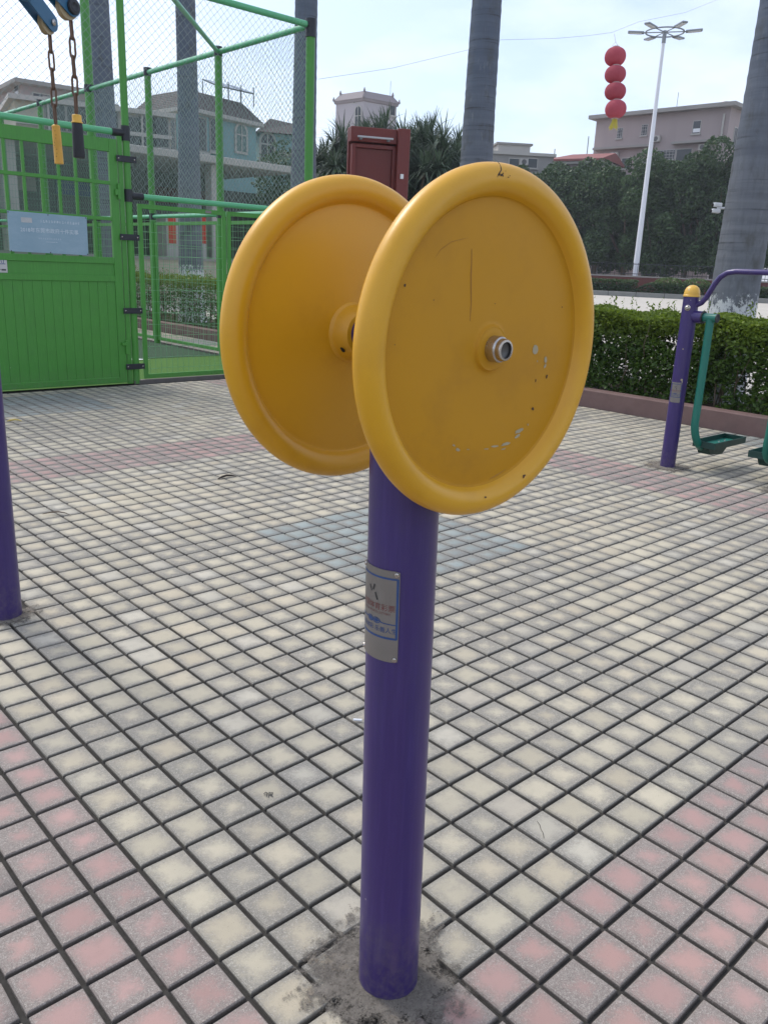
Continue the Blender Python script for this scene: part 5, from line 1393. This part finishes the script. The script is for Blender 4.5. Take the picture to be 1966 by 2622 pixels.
# whitewashed pillar with red paper strips seen under the canopy
u0, z0 = fca.uz(371, 540); u1, z1 = fca.uz(458, 540)
fca.box('wide_pillar', u0, u1, .16, fca.uz(400, 468)[1], -1.0, -.3, M_trim, arc_, .02)
for (a_, b_) in ((374, 391), (435, 456)):
    ua, za = fca.uz(a_, 525); ub, zb_ = fca.uz(b_, 525); _, zt = fca.uz(a_, 482); cp = fca.box('couplet_strip', ua, ub, za, zt + .25, -.3, -.292, M_couplet, arc_)
u0, z0 = fca.uz(250, 590); u1, z1 = fca.uz(640, 600); _, zt = fca.uz(400, 562)
fca.box('low_wall', -9, ex1, 0, max(.9, zt), 1.2, 1.4, M_wall_cream, arc_); fca.box('coping', -9, ex1, max(.9, zt), max(.9, zt) + .08, 1.15, 1.45, M_grime, arc_)
# grey-pink building far left
fcp, hp_ = facade_px((46, 181), (205, 206), 48)
gp = thing('grey_pink_house', fcp.a + fcp.d * fcp.L / 2, 'grey pink house with an overhanging flat roof at the upper left', 'house')
body(fcp, gp, hp_, 8, M_wall_pink); fcp.box('roof', -.5, fcp.L + .3, hp_, hp_ + .22, -8.4, .6, M_grime, gp)
sf = Facade(fcp.a - fcp.n * 8, fcp.a); u, z = sf.uz(38, 205); u = min(max(u, .8), 7.2)
wq = sf.box('window', u - .5, u + .5, z - .6, z + .6, -.05, .04, M_trim, gp); sf.box('pane', u - .4, u + .4, z - .5, z + .5, .0, .05, M_glass, wq)
fcp.window(gp, 90, 225, .9, 1.1); fcp.window(gp, 140, 232, .9, 1.1)

# boundary wall with dark railing under the ficus trees
bw_ = thing('boundary_wall', p0 + dv * Ltot / 2 + nv * 6.0, 'dark red low wall with black railing under the ficus trees', 'wall')
m = MB(); m.box(p0 + dv * Ltot / 2 + nv * 6.0 + Vector((0, 0, .65)), (Ltot, .3, 1.5), M=M2); m.build('wall', M_brickred, bw_)
m = MB(); m.box(p0 + dv * Ltot / 2 + nv * 6.0 + Vector((0, 0, 1.45)), (Ltot, .36, .1), M=M2); m.build('coping', M_grime, bw_)
m = MB()
for i in range(int(Ltot / .35)): q = p0 + dv * (i * .35) + nv * 6.0; m.cyl((q.x, q.y, 1.5), (q.x, q.y, 2.5), .02, n=4, caps=False)
stuff(m.build('railing', M_blackpaint, bw_))
for z in (1.65, 2.4):
    m = MB(); m.box(p0 + dv * Ltot / 2 + nv * 6.0 + Vector((0, 0, z)), (Ltot, .05, .05), M=M2); m.build('rail', M_blackpaint, bw_)
# clutter on the facades and roofs
def aircon(fc, parent, px, py):
    u, z = fc.uz(px, py); a_ = fc.box('air_conditioner', u - .42, u + .42, z - .3, z + .3, .05, .40, M_trim, parent, .02)
    c_ = fc.a + fc.d * u + fc.n * .401 + Vector((0, 0, z)); m = MB(); m.lathe([(0, .012), (.06, .012), (.24, .004), (.245, 0)], c_, fc.n, 20); m.build('fan_guard', M_shutter, a_)
for q in ((1420, 300), (1520, 318), (1330, 335)): aircon(fc1, b1, *q)
aircon(fc3, b3, 1130, 350)
def tank(parent, P, r=.6, h=1.3):
    m = MB(); m.lathe([(0, 0), (r, 0), (r, h * .85), (r * .7, h), (0, h + .05)], P, (0, 0, 1), 20); m.build('water_tank', M_steel, parent, 40)
P_ = fc1.a + fc1.d * fc1.L * .78 - fc1.n * 6; tank(b1, (P_.x, P_.y, h1 + .38))
for k_, f_ in enumerate((.12, .55)):
    P_ = fc1.a + fc1.d * fc1.L * f_ - fc1.n * 2; m = MB(); m.cyl((P_.x, P_.y, h1 + .3), (P_.x, P_.y, h1 + 1.3 + k_), .03, n=6); m.build('antenna', M_lamp, b1)
for f_ in (.2, .5, .8):
    P_ = fcc.a + fcc.d * fcc.L * f_ + fcc.n * .1; m = MB(); m.cyl((P_.x, P_.y, 4.4), (P_.x, P_.y, hc), .045, n=8); m.build('drain_pipe', M_trim, crm, 40)

# ---- thin summer haze over the whole place
mh = bpy.data.materials.new('M_haze'); mh.use_nodes = True; hn = mh.node_tree.nodes; hn.clear()
ho = hn.new('ShaderNodeOutputMaterial'); hv = hn.new('ShaderNodeVolumePrincipled')
hv.inputs['Color'].default_value = (.86, .91, 1.0, 1); hv.inputs['Density'].default_value = .0006; hv.inputs['Anisotropy'].default_value = .35
mh.node_tree.links.new(hv.outputs['Volume'], ho.inputs['Volume'])
m = MB(); m.span(-960, 960, -960, 960, -1.2, 32); hz = m.build('haze', mh)
stuff(tag(hz, 'thin pale haze hanging over the whole place', 'haze'))
